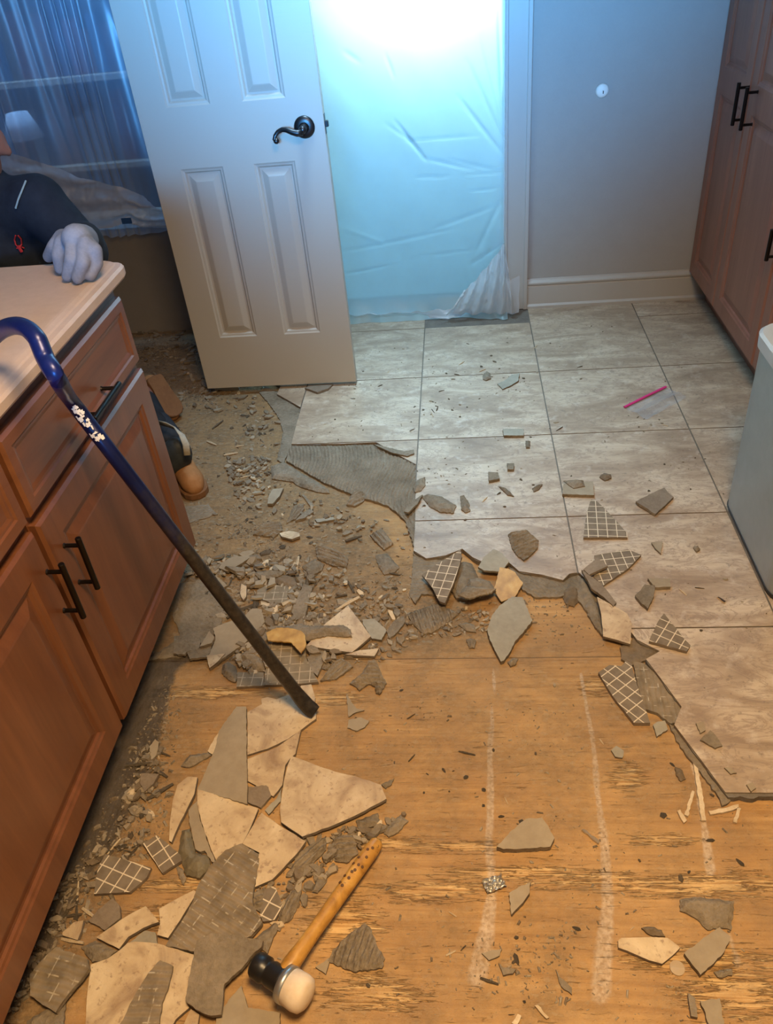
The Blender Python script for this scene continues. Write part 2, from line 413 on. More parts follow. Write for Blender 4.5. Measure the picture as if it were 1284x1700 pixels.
def make_ply():
    xs = np.arange(-1.9, 1.79, .009); ys = np.arange(-3.3, YW+.005, .009)
    X, Y = np.meshgrid(xs, ys); P = np.stack([X, Y, np.full(X.shape, WZ)], -1).reshape(-1, 3)
    nx, ny = len(xs), len(ys)
    d = P-np.array(CAM); ok = (d@np.array(CF)) > .3
    u, v = to_px(P); u = np.where(ok, u, 0); v = np.where(ok, v, 4000)
    dust = .30+np.zeros(len(P))
    dust += .50*pxpoly_mask(u, v, [(200, 540), (440, 560), (470, 700), (560, 800), (640, 850), (700, 900), (705, 960), (770, 1010), (810, 1060), (640, 1090), (560, 1120), (450, 1120), (320, 1095), (250, 1160), (150, 1300), (0, 1300), (0, 540)], 26)
    dust += .45*pxpoly_mask(u, v, [(250, 1160), (330, 1200), (300, 1300), (250, 1420), (180, 1540), (90, 1700), (-300, 1900), (-300, 1300)], 50)
    dust += .18*pxpoly_mask(u, v, [(640, 1090), (1000, 1095), (1000, 960), (880, 990), (720, 1000)], 40)
    dust += .28*pxpoly_mask(u, v, [(880, 1560), (960, 1500), (960, 1640), (880, 1700)], 60)
    dust += .14*pxpoly_mask(u, v, [(560, 1100), (1060, 1100), (1160, 1350), (560, 1350)], 60)
    dust -= .45*pxpoly_mask(u, v, [(610, 850), (660, 870), (688, 930), (660, 930), (640, 880)], 25)
    dust -= .5*pxpoly_mask(u, v, [(880, 1000), (950, 1010), (980, 1040), (900, 1040)], 30)
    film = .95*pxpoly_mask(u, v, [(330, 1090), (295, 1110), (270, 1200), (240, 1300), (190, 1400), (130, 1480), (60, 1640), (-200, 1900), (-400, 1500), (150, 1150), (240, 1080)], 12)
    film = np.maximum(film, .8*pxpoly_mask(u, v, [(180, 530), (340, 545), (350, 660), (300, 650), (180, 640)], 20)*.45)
    stripe = line_mask(u, v, [(822, 1090, 4), (818, 1180, 6), (814, 1240, 12), (815, 1330, 14), (812, 1400, 16), (818, 1480, 18), (806, 1560, 34), (792, 1625, 38)])
    stripe = np.maximum(stripe, line_mask(u, v, [(965, 1120, 4), (984, 1220, 10), (994, 1330, 12), (1004, 1400, 18), (1010, 1500, 24), (1002, 1580, 36), (998, 1650, 40)]))
    stripe = np.maximum(stripe, line_mask(u, v, [(1150, 1260, 8), (1168, 1360, 12), (1180, 1445, 22)]))
    stripe = np.maximum(stripe, .7*line_mask(u, v, [(1210, 1550, 12), (1225, 1600, 22)]))
    stripe = np.maximum(stripe, .55*line_mask(u, v, [(628, 1130, 3), (624, 1300, 4), (600, 1340, 5)]))
    torn = np.zeros(len(P))
    for cx, cy, rx, ry in ((650, 1400, 90, 10), (760, 1405, 130, 9), (860, 1450, 120, 12), (1020, 1465, 130, 16), (1180, 1470, 160, 20), (570, 1530, 60, 40),
                           (990, 1140, 25, 16), (1040, 1290, 30, 22), (1100, 1395, 60, 10), (340, 1150, 90, 10), (540, 1160, 60, 12), (300, 1470, 90, 12), (620, 1650, 90, 30), (1220, 1650, 90, 40), (280, 1520, 80, 20), (1150, 1590, 120, 24), (720, 1480, 90, 18)):
        torn = np.maximum(torn, np.clip(1.2-np.hypot((u-cx)/rx, (v-cy)/ry)*.8, 0, 1))
    me = bpy.data.meshes.new('subfloor'); me.vertices.add(len(P)); me.vertices.foreach_set('co', P.astype(np.float32).ravel())
    i = np.arange((nx-1)*(ny-1)); r = i//(nx-1); c = i % (nx-1); a = r*nx+c
    F = np.stack([a, a+1, a+nx+1, a+nx], 1).astype(np.int32)
    me.loops.add(F.size); me.loops.foreach_set('vertex_index', F.ravel()); me.polygons.add(len(F))
    me.polygons.foreach_set('loop_start', np.arange(0, F.size, 4, dtype=np.int32)); me.update(); me.validate()
    for nm, arr in (('dust', dust), ('film', film), ('stripe', stripe), ('torn', torn)):
        at_ = me.attributes.new(nm, 'FLOAT', 'POINT'); at_.data.foreach_set('value', arr.astype(np.float32))
    link('subfloor', me, M_PLY, floor)
make_ply()
sbox('subfloor_base', -2.72, -4.5, -.06, 1.9, YW+.11, WZ-.0015, m=M_DARK, parent=floor)

def gp(p, z=0.): q = at(p[0], p[1], Z=z); return (q.x, q.y)
def clip_rect(poly, x0, y0, x1, y1):
    def clip(P, ins, inter):
        out = []
        for i in range(len(P)):
            a, b = P[i-1], P[i]
            if ins(b):
                if not ins(a): out.append(inter(a, b))
                out.append(b)
            elif ins(a): out.append(inter(a, b))
        return out
    def ix(X): return lambda a, b: (X, a[1]+(b[1]-a[1])*(X-a[0])/(b[0]-a[0]))
    def iy(Y): return lambda a, b: (a[0]+(b[0]-a[0])*(Y-a[1])/(b[1]-a[1]), Y)
    for ins, it in ((lambda p: p[0] >= x0, ix(x0)), (lambda p: p[0] <= x1, ix(x1)), (lambda p: p[1] >= y0, iy(y0)), (lambda p: p[1] <= y1, iy(y1))):
        poly = clip(poly, ins, it)
        if len(poly) < 3: return []
    return poly
def jag(poly, step, amp, seed=0):
    """subdivide an outline and roughen it"""
    r = random.Random(seed); out = []; n = len(poly)
    for i in range(n):
        a = Vector(poly[i]); b = Vector(poly[(i+1) % n]); L = (b-a).length; k = max(1, int(L/step))
        nn = Vector((-(b-a).y, (b-a).x)).normalized() if L > 1e-6 else Vector((0, 0))
        for j in range(k):
            p = a.lerp(b, j/k)
            if j: p = p+nn*r.uniform(-amp, amp)
            out.append((p.x, p.y))
    return out
def area2(P): return .5*sum(P[i-1][0]*P[i][1]-P[i][0]*P[i-1][1] for i in range(len(P)))
def inpoly(x, y, P):
    c = False
    for i in range(len(P)):
        x0, y0 = P[i-1]; x1, y1 = P[i]
        if (y0 > y) != (y1 > y) and x < (x1-x0)*(y-y0)/(y1-y0)+x0: c = not c
    return c
def prism(poly, ztop, zbot, bev=.0008):
    """flat slab: face 0 material for top, 1 for sides"""
    if area2(poly) < 0: poly = poly[::-1]
    bm = bmesh.new()
    res = delaunay_2d_cdt([Vector(p) for p in poly], [(i, (i+1) % len(poly)) for i in range(len(poly))], [], 1, 1e-5)
    V, E_, F_ = res[0], res[1], res[2]
    cnt = {}
    for f in F_:
        for i in range(len(f)): cnt[(f[i], f[(i+1) % len(f)])] = 1
    T = [bm.verts.new((v.x, v.y, ztop)) for v in V]; B = [bm.verts.new((v.x, v.y, zbot)) for v in V]
    for f in F_:
        try: bm.faces.new([T[i] for i in f]).material_index = 0; bm.faces.new([B[i] for i in reversed(f)]).material_index = 1
        except ValueError: pass
    for (a, b) in list(cnt):
        if (b, a) not in cnt:
            try: bm.faces.new((T[a], B[a], B[b], T[b])).material_index = 1
            except ValueError: pass
    return bm
def fbm(x, y, s, sd=0): return noise.fractal(Vector((x*s+sd*7.3, y*s-sd*3.1, sd*1.7)), 1., 2., 4)
def chunk(poly, ztop, zbot, res=.0035, ridge=0, ra=0., rough=.002, dome=0., curve=0., sd=0, rtype=1, pitch=.0125):
    """mortar: outline filled with a fine net, height = ridges + lumps"""
    if area2(poly) < 0: poly = poly[::-1]
    xs = [p[0] for p in poly]; ys = [p[1] for p in poly]
    pts = [Vector(p) for p in poly]; n = len(pts); r = random.Random(sd)
    y = min(ys)+res/2; k = 0
    while y < max(ys):
        x = min(xs)+(res/2 if k % 2 else 0)
        while x < max(xs):
            if inpoly(x, y, poly): pts.append(Vector((x+r.uniform(-.2, .2)*res, y+r.uniform(-.2, .2)*res)))
            x += res
        y += res*.87; k += 1
    out = delaunay_2d_cdt(pts, [(i, (i+1) % n) for i in range(n)], [], 1, 1e-5); V, F_ = out[0], out[2]
    cnt = {}
    for f in F_:
        for i in range(len(f)): cnt[(f[i], f[(i+1) % len(f)])] = 1
    rim = set()
    for (a, b) in cnt:
        if (b, a) not in cnt: rim.add(a); rim.add(b)
    P = np.array([(p[0], p[1]) for p in poly]); Q = np.roll(P, -1, 0); cx, cy = P.mean(0)
    D = Q-P; DL = (D**2).sum(1)+1e-12
    def edge(v):
        t = np.clip(((v[0]-P[:, 0])*D[:, 0]+(v[1]-P[:, 1])*D[:, 1])/DL, 0, 1)
        return math.sqrt((((P+D*t[:, None]-np.array([v[0], v[1]]))**2).sum(1)).min())
    bm = bmesh.new(); T = []
    ca, sa = math.cos(ra), math.sin(ra)
    for i, v in enumerate(V):
        x, y = v.x-cx, v.y-cy; e = min(edge(v)/.008, 1)
        h = 0
        if ridge:
            q = -x*sa+y*ca+curve*.02*math.sin((x*ca+y*sa)*14)+.0025*fbm(x, y, 30, sd)
            ph = math.sin(q*2*PI/pitch); h = ridge*(.5+.5*ph) if rtype == 1 else ridge*(1 if ph > 0 else 0)
        h += rough*fbm(x, y, 35, sd)+rough*1.3*fbm(x, y, 12, sd+5)
        if dome: h += dome*min(edge(v)/(abs(dome)*2), 1)**.6
        T.append(bm.verts.new((v.x, v.y, ztop+h*(.45+.55*e)-.0018*(1-e))))
    B = {}
    for i in rim: B[i] = bm.verts.new((V[i].x, V[i].y, zbot))
    for f in F_:
        try: bm.faces.new([T[i] for i in f])
        except ValueError: pass
    for (a, b) in cnt:
        if (b, a) not in cnt:
            try: bm.faces.new((T[a], B[a], B[b], T[b]))
            except ValueError: pass
    ob = delaunay_2d_cdt([Vector(p) for p in poly], [(i, (i+1) % n) for i in range(n)], [], 1, 1e-5)
    BV = [bm.verts.new((v.x, v.y, zbot)) for v in ob[0]]
    for f in ob[2]:
        try: bm.faces.new([BV[i] for i in reversed(f)])
        except ValueError: pass
    bmesh.ops.remove_doubles(bm, verts=list(B.values())+BV, dist=1e-5)
    return bm

# outline of what is still tiled
TL = [gp(p) for p in [(452, 630), (466, 641), (460, 654), (478, 664), (499, 676), (492, 706), (484, 737), (560, 737), (625, 734), (652, 750), (691, 771), (690, 800), (690, 862), (687, 914), (708, 927),
      (740, 922), (768, 911), (785, 925), (800, 932), (822, 930), (846, 934), (862, 948), (900, 954), (935, 963), (946, 952), (962, 950), (985, 972), (1008, 1003), (1030, 1030), (1046, 1046), (1058, 1062),
      (1096, 1081), (1073, 1094), (1098, 1127), (1132, 1173), (1120, 1203), (1142, 1232), (1165, 1262), (1190, 1296), (1210, 1322)]]
TL += [(1.78, -4*S-.008), (1.78, YW), (-.745, YW), (-.745, .02)]
def tile_obj(poly, k):
    if len(poly) < 3 or abs(area2(poly)) < 2e-4: return
    if area2(poly) < 0: poly = poly[::-1]
    Q = []
    for p in poly:
        if not Q or math.hypot(p[0]-Q[-1][0], p[1]-Q[-1][1]) > .002: Q.append(p)
    cx = sum(p[0] for p in Q)/len(Q); cy = sum(p[1] for p in Q)/len(Q)
    bm = prism(Q, 0, -.010)
    obj('tile', bm, None, floor, [M_TILE, M_BODY], loc=Vector((cx, cy, 0)))
G_ = .0022; k = 0
for i in range(-2, 5):
    rows = [(j*S, (j+1)*S) for j in range(-4, 2)]
    if i == 1: rows = rows[:4]+[(0, 1.36*S)]
    for (y0, y1) in rows:
        if i == 0 and y0 > .9*S: continue
        a = clip_rect(TL, i*S+G_, y0+G_, (i+1)*S-G_, y1-G_); k += 1
        tile_obj(a, k)
# grey bed that shows as grout between the tiles
bed = clip_rect(TL, -.9, -2.35, 1.78, YW)
bm = prism(jag([tuple(p) for p in TL], .012, .003, 3), -.0032, WZ+.0005)
obj('grout_bed', bm, M_GROUT, floor)
def wang(p, q, z=WZ): a = gp(p, z); b = gp(q, z); return math.atan2(b[1]-a[1], b[0]-a[0])
def flush(name, px, ztop, ridge=.002, d=((0, 0), (10, 0)), curve=0, m=M_MORT, sd=1, rough=.0018, res=.004):
    P = jag([gp(p, ztop) for p in px], .008, .0022, sd)
    cx = sum(p[0] for p in P)/len(P); cy = sum(p[1] for p in P)/len(P)
    bm = chunk(P, ztop-.002, WZ, res, ridge, wang(*d), rough, sd=sd, curve=curve)
    return obj(name, bm, m, floor, smooth=False, loc=Vector((cx, cy, WZ)))
flush('mortar_bed', [(484, 739), (560, 739), (625, 737), (650, 752), (699, 772), (699, 800), (697, 862), (692, 900), (687, 905), (672, 862), (645, 838), (600, 824), (560, 810), (528, 794), (500, 778), (475, 764), (478, 750)], -.0055, .0048, ((560, 740), (548, 800)), 1.0, sd=2, res=.0033)
flush('mortar_bed', [(436, 638), (462, 649), (506, 672), (499, 706), (490, 738), (478, 752), (470, 768), (460, 762), (466, 735), (470, 716), (464, 694), (446, 668), (430, 650)], -.008, .0015, ((440, 650), (500, 660)), .3, m=M_MORT, sd=3)
flush('mortar_bed', [(705, 512), (875, 502), (879, 535), (705, 546)], -.006, .001, ((705, 540), (875, 535)), 0, m=M_MORTD, sd=4)
flush('mortar_bed', [(687, 914), (708, 926), (740, 922), (760, 925), (735, 960), (725, 985), (700, 984), (690, 1000), (680, 985), (684, 950)], -.007, .0015, ((690, 930), (740, 930)), 0, sd=5)
flush('mortar_bed', [(845, 940), (868, 950), (935, 963), (958, 952), (985, 975), (1000, 1010), (985, 1030), (965, 1000), (950, 985), (925, 990), (890, 990), (868, 978)], -.007, .0025, ((870, 950), (930, 985)), .4, sd=6)
flush('mortar_bed', [(1030, 1072), (1048, 1062), (1056, 1044), (1075, 1050), (1096, 1080), (1073, 1094), (1050, 1103), (1032, 1092)], -.006, .0006, sd=7, rough=.003, m=M_MORTD)
flush('mortar_bed', [(1112, 1200), (1124, 1206), (1150, 1232), (1180, 1262), (1206, 1300), (1214, 1328), (1200, 1336), (1192, 1318), (1160, 1275), (1130, 1238)], -.008, .001, sd=8, rough=.002)
flush('mortar_bed', [(240, 1095), (300, 1056), (286, 1020), (296, 968), (330, 958), (350, 975), (375, 1015), (352, 1060), (300, 1088)], -.010, .0008, sd=9, m=M_MORT, rough=.0015)
flush('mortar_bed', [(284, 842), (345, 836), (360, 852), (318, 866), (290, 866)], -.012, .003, ((290, 860), (350, 838)), 0, sd=10)

# ================================================================ SHARDS AND RUBBLE
landmarks = []
placed = []                                   # (outline, top) for stacking
def sample(P, n=9):
    xs = [p[0] for p in P]; ys = [p[1] for p in P]; o = []
    for i in range(n):
        for j in range(n):
            x = min(xs)+(i+.5)/n*(max(xs)-min(xs)); y = min(ys)+(j+.5)/n*(max(ys)-min(ys))
            if inpoly(x, y, P): o.append((x, y))
    return o or [(sum(xs)/len(xs), sum(ys)/len(ys))]
def support(P):
    s = sample(P); z = WZ+.001
    if sum(inpoly(x, y, TL) for x, y in s) > .22*len(s): z = .0005
    for Q, t, bb in placed:
        if max(p[0] for p in P) < bb[0] or min(p[0] for p in P) > bb[2] or max(p[1] for p in P) < bb[1] or min(p[1] for p in P) > bb[3]: continue
        if t > z and sum(inpoly(x, y, Q) for x, y in s) > .07*len(s): z = t
    return z
KIND = {'T': ('tile_shard', 'tile shard', .0085), 'B': ('tile_shard', 'tile shard', .0085), 'D': ('tile_shard', 'tile shard', .0085), 'Q': ('mortar_slab', 'mortar slab', .009),
        'S': ('mortar_slab', 'mortar slab', .009), 'U': ('mortar_slab', 'mortar slab', .007), 'M': ('mortar_chunk', 'mortar chunk', .010), 'G': ('mortar_chunk', 'mortar chunk', .012),
        'L': ('mortar_chunk', 'mortar chunk', .010), 'A': ('adhesive_flake', 'adhesive', .004), 'W': ('wood_splinter', 'splinter', .005)}
cnt_ = [0]
def shard(kind, label, px, th=None, tilt=(0, 0), g=None, z=None, lift=0., dome=None, m=None):
    cnt_[0] += 1; sd = cnt_[0]; nm, cat, t0 = KIND[kind]; th = th or t0
    base = z if z is not None else WZ
    for _ in range(3):
        top = base+th+lift
        P = [gp(p, top) for p in px]
        if z is None: base = support(P)
    top = base+th+lift; cx = sum(p[0] for p in P)/len(P); cy = sum(p[1] for p in P)/len(P)
    if tilt != (0, 0):                        # outline of a tilted top, on the plane z = top + tilt . (xy - c)
        P = []
        for p in px:
            d = CF+CR*((p[0]-642)/FP)-CU*((p[1]-850)/FP)
            t = (top+tilt[0]*(CAM.x-cx)+tilt[1]*(CAM.y-cy)-CAM.z)/(d.z-tilt[0]*d.x-tilt[1]*d.y); q = CAM+d*t; P.append((q.x, q.y))
    ga = wang(*g) if g else rnd.uniform(-.5, .5)
    R = Matrix.Rotation(-ga, 2); Pl = [tuple(R @ Vector((p[0]-cx, p[1]-cy))) for p in P]
    flat = kind in 'TBDSUQAW'
    if flat:
        Pj = jag(Pl, .012 if kind in 'TBD' else .006, .0007 if kind in 'TBD' else .0011, sd)
        bm = prism(Pj, th, 0)
        top_m = {'T': M_SHARD, 'B': M_BACK, 'D': M_BACKD, 'Q': M_BACKM, 'S': M_SLAB, 'U': M_BLUE, 'A': M_AMBER, 'W': M_STICK}[kind]
        side = {'T': M_BODY, 'B': M_BODY, 'D': M_BODY, 'A': M_AMBER, 'W': M_STICK}.get(kind, M_MORT)
        mats = [m or top_m, side]
    else:
        Pj = jag(Pl, .005, .0014, sd)
        rg = {'M': .0062, 'L': .0, 'G': 0}[kind]; dm = dome if dome is not None else {'M': .002, 'G': .008, 'L': .004}[kind]
        big = abs(area2(Pl)) > .004
        bm = chunk(Pj, th*.55, 0, .0034 if not big else .004, rg, 0., .0016 if kind == 'M' else .003, dome=dm, sd=sd)
        mats = [m or (M_MORT if kind != 'L' else M_MORTD)]
    me = bpy.data.meshes.new(nm); bmesh.ops.recalc_face_normals(bm, faces=bm.faces); bm.to_mesh(me); bm.free()
    o = link(nm, me, mats=mats)
    Mw = Matrix.Translation((cx, cy, base+lift))
    n = Vector((-tilt[0], -tilt[1], 1)).normalized(); q = Vector((0, 0, 1)).rotation_difference(n)
    o.matrix_world = Mw @ q.to_matrix().to_4x4() @ Matrix.Rotation(ga, 4, 'Z')
    tag(o, label, cat)
    landmarks.append((o, cx, cy))
    placed.append((P, top+(.002 if not flat else 0), (min(p[0] for p in P), min(p[1] for p in P), max(p[0] for p in P), max(p[1] for p in P))))
    return o
# --- bottom left heap, from the plywood upwards
shard('G', 'rough brown mortar lump wedged against the cabinet in the bottom left corner', [(42, 1692), (76, 1672), (107, 1661), (101, 1720), (38, 1720)], dome=.004)
shard('Q', 'dark ribbed tile back with broken white grid beside the cabinet, bottom left', [(93, 1572), (146, 1591), (149, 1608), (126, 1636), (112, 1653), (93, 1681), (76, 1670), (50, 1653), (50, 1617), (73, 1591)], tilt=(.08, .02), g=((60, 1637), (112, 1653)), lift=.01)
shard('T', 'small dusty tile scrap standing behind the dark ribbed tile back near the cabinet', [(104, 1547), (123, 1530), (139, 1527), (135, 1545), (129, 1560), (104, 1552)], tilt=(0, .1), lift=.004)
shard('G', 'folded grey mortar lump left of the curved tile strip', [(132, 1569), (157, 1558), (193, 1575), (174, 1591), (151, 1594)])
shard('S', 'leaf-shaped plain grey shard with a pointed top above the curved tile strip', [(147, 1528), (170, 1505), (188, 1490), (198, 1502), (200, 1524), (174, 1544)], tilt=(0, .05), m=M_BODY)
shard('U', 'dull grey slab peeping out under the curved tile strip', [(198, 1578), (240, 1545), (258, 1548), (262, 1568), (215, 1590)])
shard('B', 'small brown tile back with a white four-square grid', [(237, 1400), (260, 1386), (274, 1396), (300, 1419), (302, 1428), (270, 1449), (251, 1421)], g=((270, 1449), (302, 1426)), tilt=(0, .06), lift=.004)
shard('B', 'brown tile back with a crisp white grid lying flat near the cabinet', [(175, 1418), (204, 1426), (251, 1440), (244, 1456), (220, 1477), (216, 1481), (156, 1484), (159, 1461), (164, 1437)], g=((175, 1419), (244, 1448)))
shard('G', 'narrow grey mortar spike below the small four-square tile back', [(290, 1430), (302, 1440), (308, 1455), (304, 1468), (296, 1455)], th=.008, dome=.003)
shard('G', 'dark olive rounded lump beside the jagged grey shard', [(294, 1412), (300, 1376), (314, 1372), (323, 1412), (342, 1416), (350, 1434), (330, 1454), (307, 1449)], th=.016, dome=.012, m=M_OLIVE)
shard('S', 'long pale grey trapezoid shard standing tallest in the left heap', [(393, 1173), (409, 1173), (410, 1260), (411, 1335), (328, 1311), (343, 1277), (358, 1240), (364, 1213), (381, 1189)], tilt=(.02, -.03), lift=.004)
shard('S', 'crumbly ochre strip along the left edge of the long grey shard', [(345, 1247), (356, 1225), (371, 1206), (380, 1203), (362, 1248), (352, 1252)], m=M_STICK, th=.006, z=WZ)
shard('G', 'grey crooked mortar finger left of the long pale grey shard', [(299, 1268), (314, 1250), (344, 1246), (350, 1250), (326, 1264), (312, 1270)], dome=.005)
shard('T', 'beige tile shard under the pry bar tip', [(411, 1182), (435, 1169), (434, 1160), (444, 1157), (459, 1161), (478, 1154), (498, 1143), (500, 1138), (517, 1136), (523, 1157), (525, 1193), (502, 1210), (478, 1227), (444, 1243), (411, 1253)], tilt=(0, .02))
shard('U', 'small brown grey shard under the second beige tile piece', [(411, 1307), (444, 1303), (450, 1322), (433, 1341), (411, 1331)], m=M_BODY)
shard('T', 'beige tile shard fitted below the one under the pry bar tip', [(411, 1260), (459, 1241), (500, 1212), (491, 1251), (482, 1259), (474, 1270), (469, 1303), (454, 1322), (447, 1318), (424, 1303), (411, 1296)], tilt=(.02, .03))
shard('U', 'thin grey sliver between the two halves of the left heap', [(440, 1345), (460, 1325), (468, 1308), (466, 1330), (446, 1352)], th=.005)
shard('S', 'grey shard with a jagged nibbled left edge under the fan-shaped tile', [(313, 1344), (328, 1329), (332, 1359), (347, 1404), (359, 1434), (351, 1430), (340, 1412), (333, 1414), (325, 1410), (319, 1385), (315, 1367)], lift=.002)
shard('T', 'tall narrow tile shard pointing down on the far left of the heap', [(295, 1303), (312, 1289), (328, 1290), (323, 1318), (310, 1344), (300, 1363), (285, 1398), (281, 1395), (282, 1367), (287, 1329)], tilt=(.03, .05), lift=.004)
shard('M', 'ridged mortar chunk under the right edge of the large curved tile shard', [(553, 1389), (588, 1380), (594, 1415), (575, 1430), (556, 1427)], g=((556, 1400), (592, 1395)))
shard('M', 'layered mortar chunk sticking out below the leaning beige tile shard', [(541, 1385), (541, 1408), (520, 1430), (504, 1449), (474, 1453), (497, 1412)], g=((480, 1450), (535, 1400)))
shard('G', 'flat mortar crumb touching the lower edge of the large curved tile shard', [(590, 1359), (627, 1346), (631, 1367), (594, 1372)], dome=.004)
shard('G', 'curled grey mortar piece right of the hammer handle end', [(637, 1380), (650, 1362), (665, 1348), (678, 1359), (661, 1378), (645, 1386)], dome=.004)
shard('G', 'tiny grey wedge at the right tip of the large curved tile shard', [(633, 1299), (654, 1288), (650, 1298), (640, 1305)], dome=.003)
shard('T', 'beige tile shard with brown stain leaning at the middle of the left heap', [(435, 1349), (463, 1369), (508, 1396), (497, 1412), (467, 1445), (452, 1460), (424, 1472), (420, 1466), (425, 1441), (431, 1415), (403, 1400), (418, 1374)], tilt=(.03, .06), lift=.006)
shard('T', 'fan-shaped beige tile shard on the left of the heap', [(328, 1310), (358, 1318), (429, 1342), (418, 1369), (403, 1399), (381, 1415), (360, 1430), (347, 1400), (334, 1363), (328, 1337)], tilt=(-.03, .05), lift=.004)
shard('T', 'largest beige tile shard with a curved left edge, raised on rubble', [(484, 1255), (519, 1268), (556, 1281), (594, 1290), (633, 1303), (642, 1326), (598, 1350), (556, 1369), (502, 1389), (484, 1377), (467, 1365), (465, 1344), (471, 1299), (478, 1270)], tilt=(.01, -.02), lift=.006)
shard('M', 'dark mortar wedge under the lower tip of the stained tile shard', [(418, 1480), (440, 1471), (440, 1496), (432, 1513), (420, 1507)])
shard('B', 'small tile back with a white diamond grid left of the hammer handle', [(440, 1476), (457, 1471), (470, 1502), (457, 1527), (437, 1530), (432, 1518)], g=((436, 1508), (456, 1476)), tilt=(.04, 0))
shard('M', 'ragged mortar chunk between the white diamond tile back and the hammer handle', [(482, 1476), (500, 1476), (496, 1496), (482, 1524), (468, 1532), (460, 1524), (468, 1502)], g=((470, 1524), (492, 1480)), dome=.006)
shard('G', 'twisted mortar strip above the hammer head', [(420, 1555), (457, 1527), (463, 1532), (451, 1558), (443, 1580), (437, 1575)], dome=.005)
shard('Q', 'big ridged mortar slab with faint grid traces in the middle of the bottom left heap', [(347, 1439), (375, 1411), (401, 1400), (431, 1418), (427, 1453), (422, 1472), (420, 1500), (436, 1531), (417, 1554), (390, 1562), (338, 1584), (275, 1570), (300, 1533), (319, 1500), (328, 1472)], g=((306, 1516), (350, 1546)), tilt=(.02, -.02), th=.010, lift=.004)
shard('T', 'pointed beige tile shard left of the big ridged mortar slab', [(322, 1478), (327, 1482), (306, 1516), (292, 1538), (279, 1557), (261, 1552), (266, 1533), (264, 1509), (292, 1493)], lift=.002)
shard('T', 'big beige tile shard with a mortar smear at the bottom edge of the photo', [(151, 1601), (179, 1591), (202, 1575), (212, 1565), (224, 1563), (261, 1566), (327, 1586), (325, 1614), (308, 1656), (314, 1673), (292, 1692), (282, 1710), (270, 1740), (140, 1740), (144, 1659)], tilt=(-.01, .03), lift=.002)
shard('Q', 'long grid-marked mortar smear lying on the big bottom tile shard', [(266, 1594), (287, 1603), (284, 1620), (280, 1636), (269, 1664), (261, 1720), (190, 1720), (213, 1673), (235, 1633), (247, 1614)], g=((215, 1672), (265, 1672)), th=.006)
shard('T', 'curved beige tile strip above the big bottom tile shard', [(160, 1556), (179, 1542), (210, 1521), (242, 1504), (264, 1530), (238, 1540), (213, 1555), (198, 1575)], tilt=(0, .04), lift=.004)
shard('T', 'narrow tile sliver at the bottom edge right of the smeared tile', [(317, 1675), (331, 1684), (325, 1720), (297, 1720)])
shard('S', 'pale grey smooth slab at the bottom edge below the hammer head', [(359, 1690), (380, 1660), (401, 1636), (407, 1655), (412, 1673), (440, 1677), (465, 1681), (465, 1730), (356, 1730)])
shard('S', 'large smooth grey brown mortar slab touching the hammer head', [(327, 1561), (350, 1549), (393, 1552), (437, 1561), (434, 1572), (423, 1580), (401, 1608), (373, 1633), (370, 1660), (367, 1684), (350, 1686), (331, 1678), (310, 1664), (308, 1656), (317, 1608)], tilt=(0, .02), lift=.004, m=M_MORT)
shard('M', 'fan-shaped ridged mortar chunk right of the hammer handle', [(606, 1530), (617, 1541), (625, 1566), (639, 1589), (634, 1605), (586, 1611), (544, 1593), (552, 1575), (569, 1558), (590, 1540)], g=((606, 1545), (590, 1595)))
shard('S', 'small grey triangle left of the fan-shaped ridged chunk', [(524, 1605), (549, 1589), (541, 1617)], th=.005)
shard('T', 'small arrow-shaped tile scrap lying along the cabinet', [(234, 1283), (264, 1284), (255, 1300), (240, 1314), (233, 1300)], tilt=(0, .08), lift=.003, m=M_BODY)
shard('S', 'small grey leaf-shaped scrap above the arrow-shaped scrap by the cabinet', [(248, 1239), (258, 1227), (264, 1232), (260, 1253), (251, 1264)], th=.006)
# --- heap around the middle of the pry bar
shard('U', 'grey flat slab with a straight left edge beside the cabinet foot', [(289, 1056), (330, 1054), (333, 1066), (330, 1078), (311, 1081), (307, 1087), (288, 1085)], m=M_MORT, z=-.009)
shard('U', 'brown grey slab lapping over the straight-edged slab by the cabinet', [(311, 1082), (330, 1077), (352, 1067), (350, 1081), (345, 1090), (315, 1094)], m=M_MORT, z=-.009)
shard('S', 'grey triangular slab leaning on the large slab left of the pry bar', [(332, 1073), (348, 1047), (356, 1058), (352, 1067)], z=-.001)
shard('G', 'cluster of rounded grey lumps under the large slab left of the pry bar', [(369, 1101), (378, 1096), (391, 1103), (395, 1118), (390, 1129), (378, 1125), (367, 1114)], dome=.012)
shard('G', 'folded mortar ledge just left of the pry bar', [(395, 1088), (408, 1075), (427, 1081), (442, 1101), (438, 1112), (423, 1112), (408, 1098)], dome=.009)
shard('S', 'large smooth grey slab crossed by the pry bar', [(350, 1079), (358, 1062), (354, 1043), (369, 1036), (404, 1024), (419, 1010), (434, 1011), (440, 1032), (427, 1049), (408, 1066), (380, 1086), (348, 1109), (343, 1088)], tilt=(-.02, .02), th=.010, lift=.004)
shard('T', 'small bright tile corner showing under the large slab crossed by the pry bar', [(343, 1088), (374, 1085), (362, 1098), (348, 1109)], th=.002)
shard('D', 'short dusty grid-marked tile strip left of the amber-stained tile', [(395, 1116), (438, 1116), (438, 1138), (393, 1140)], g=((395, 1120), (438, 1120)))
shard('D', 'large amber-stained tile back with faint grid behind the pry bar', [(447, 1060), (466, 1039), (507, 1046), (508, 1091), (529, 1132), (500, 1135), (438, 1137), (442, 1104)], g=((450, 1095), (508, 1091)), tilt=(0, .03), lift=.003)
shard('S', 'dark grey shard right of the amber-stained tile', [(510, 1091), (531, 1077), (543, 1087), (527, 1122), (514, 1111)], m=M_MORT)
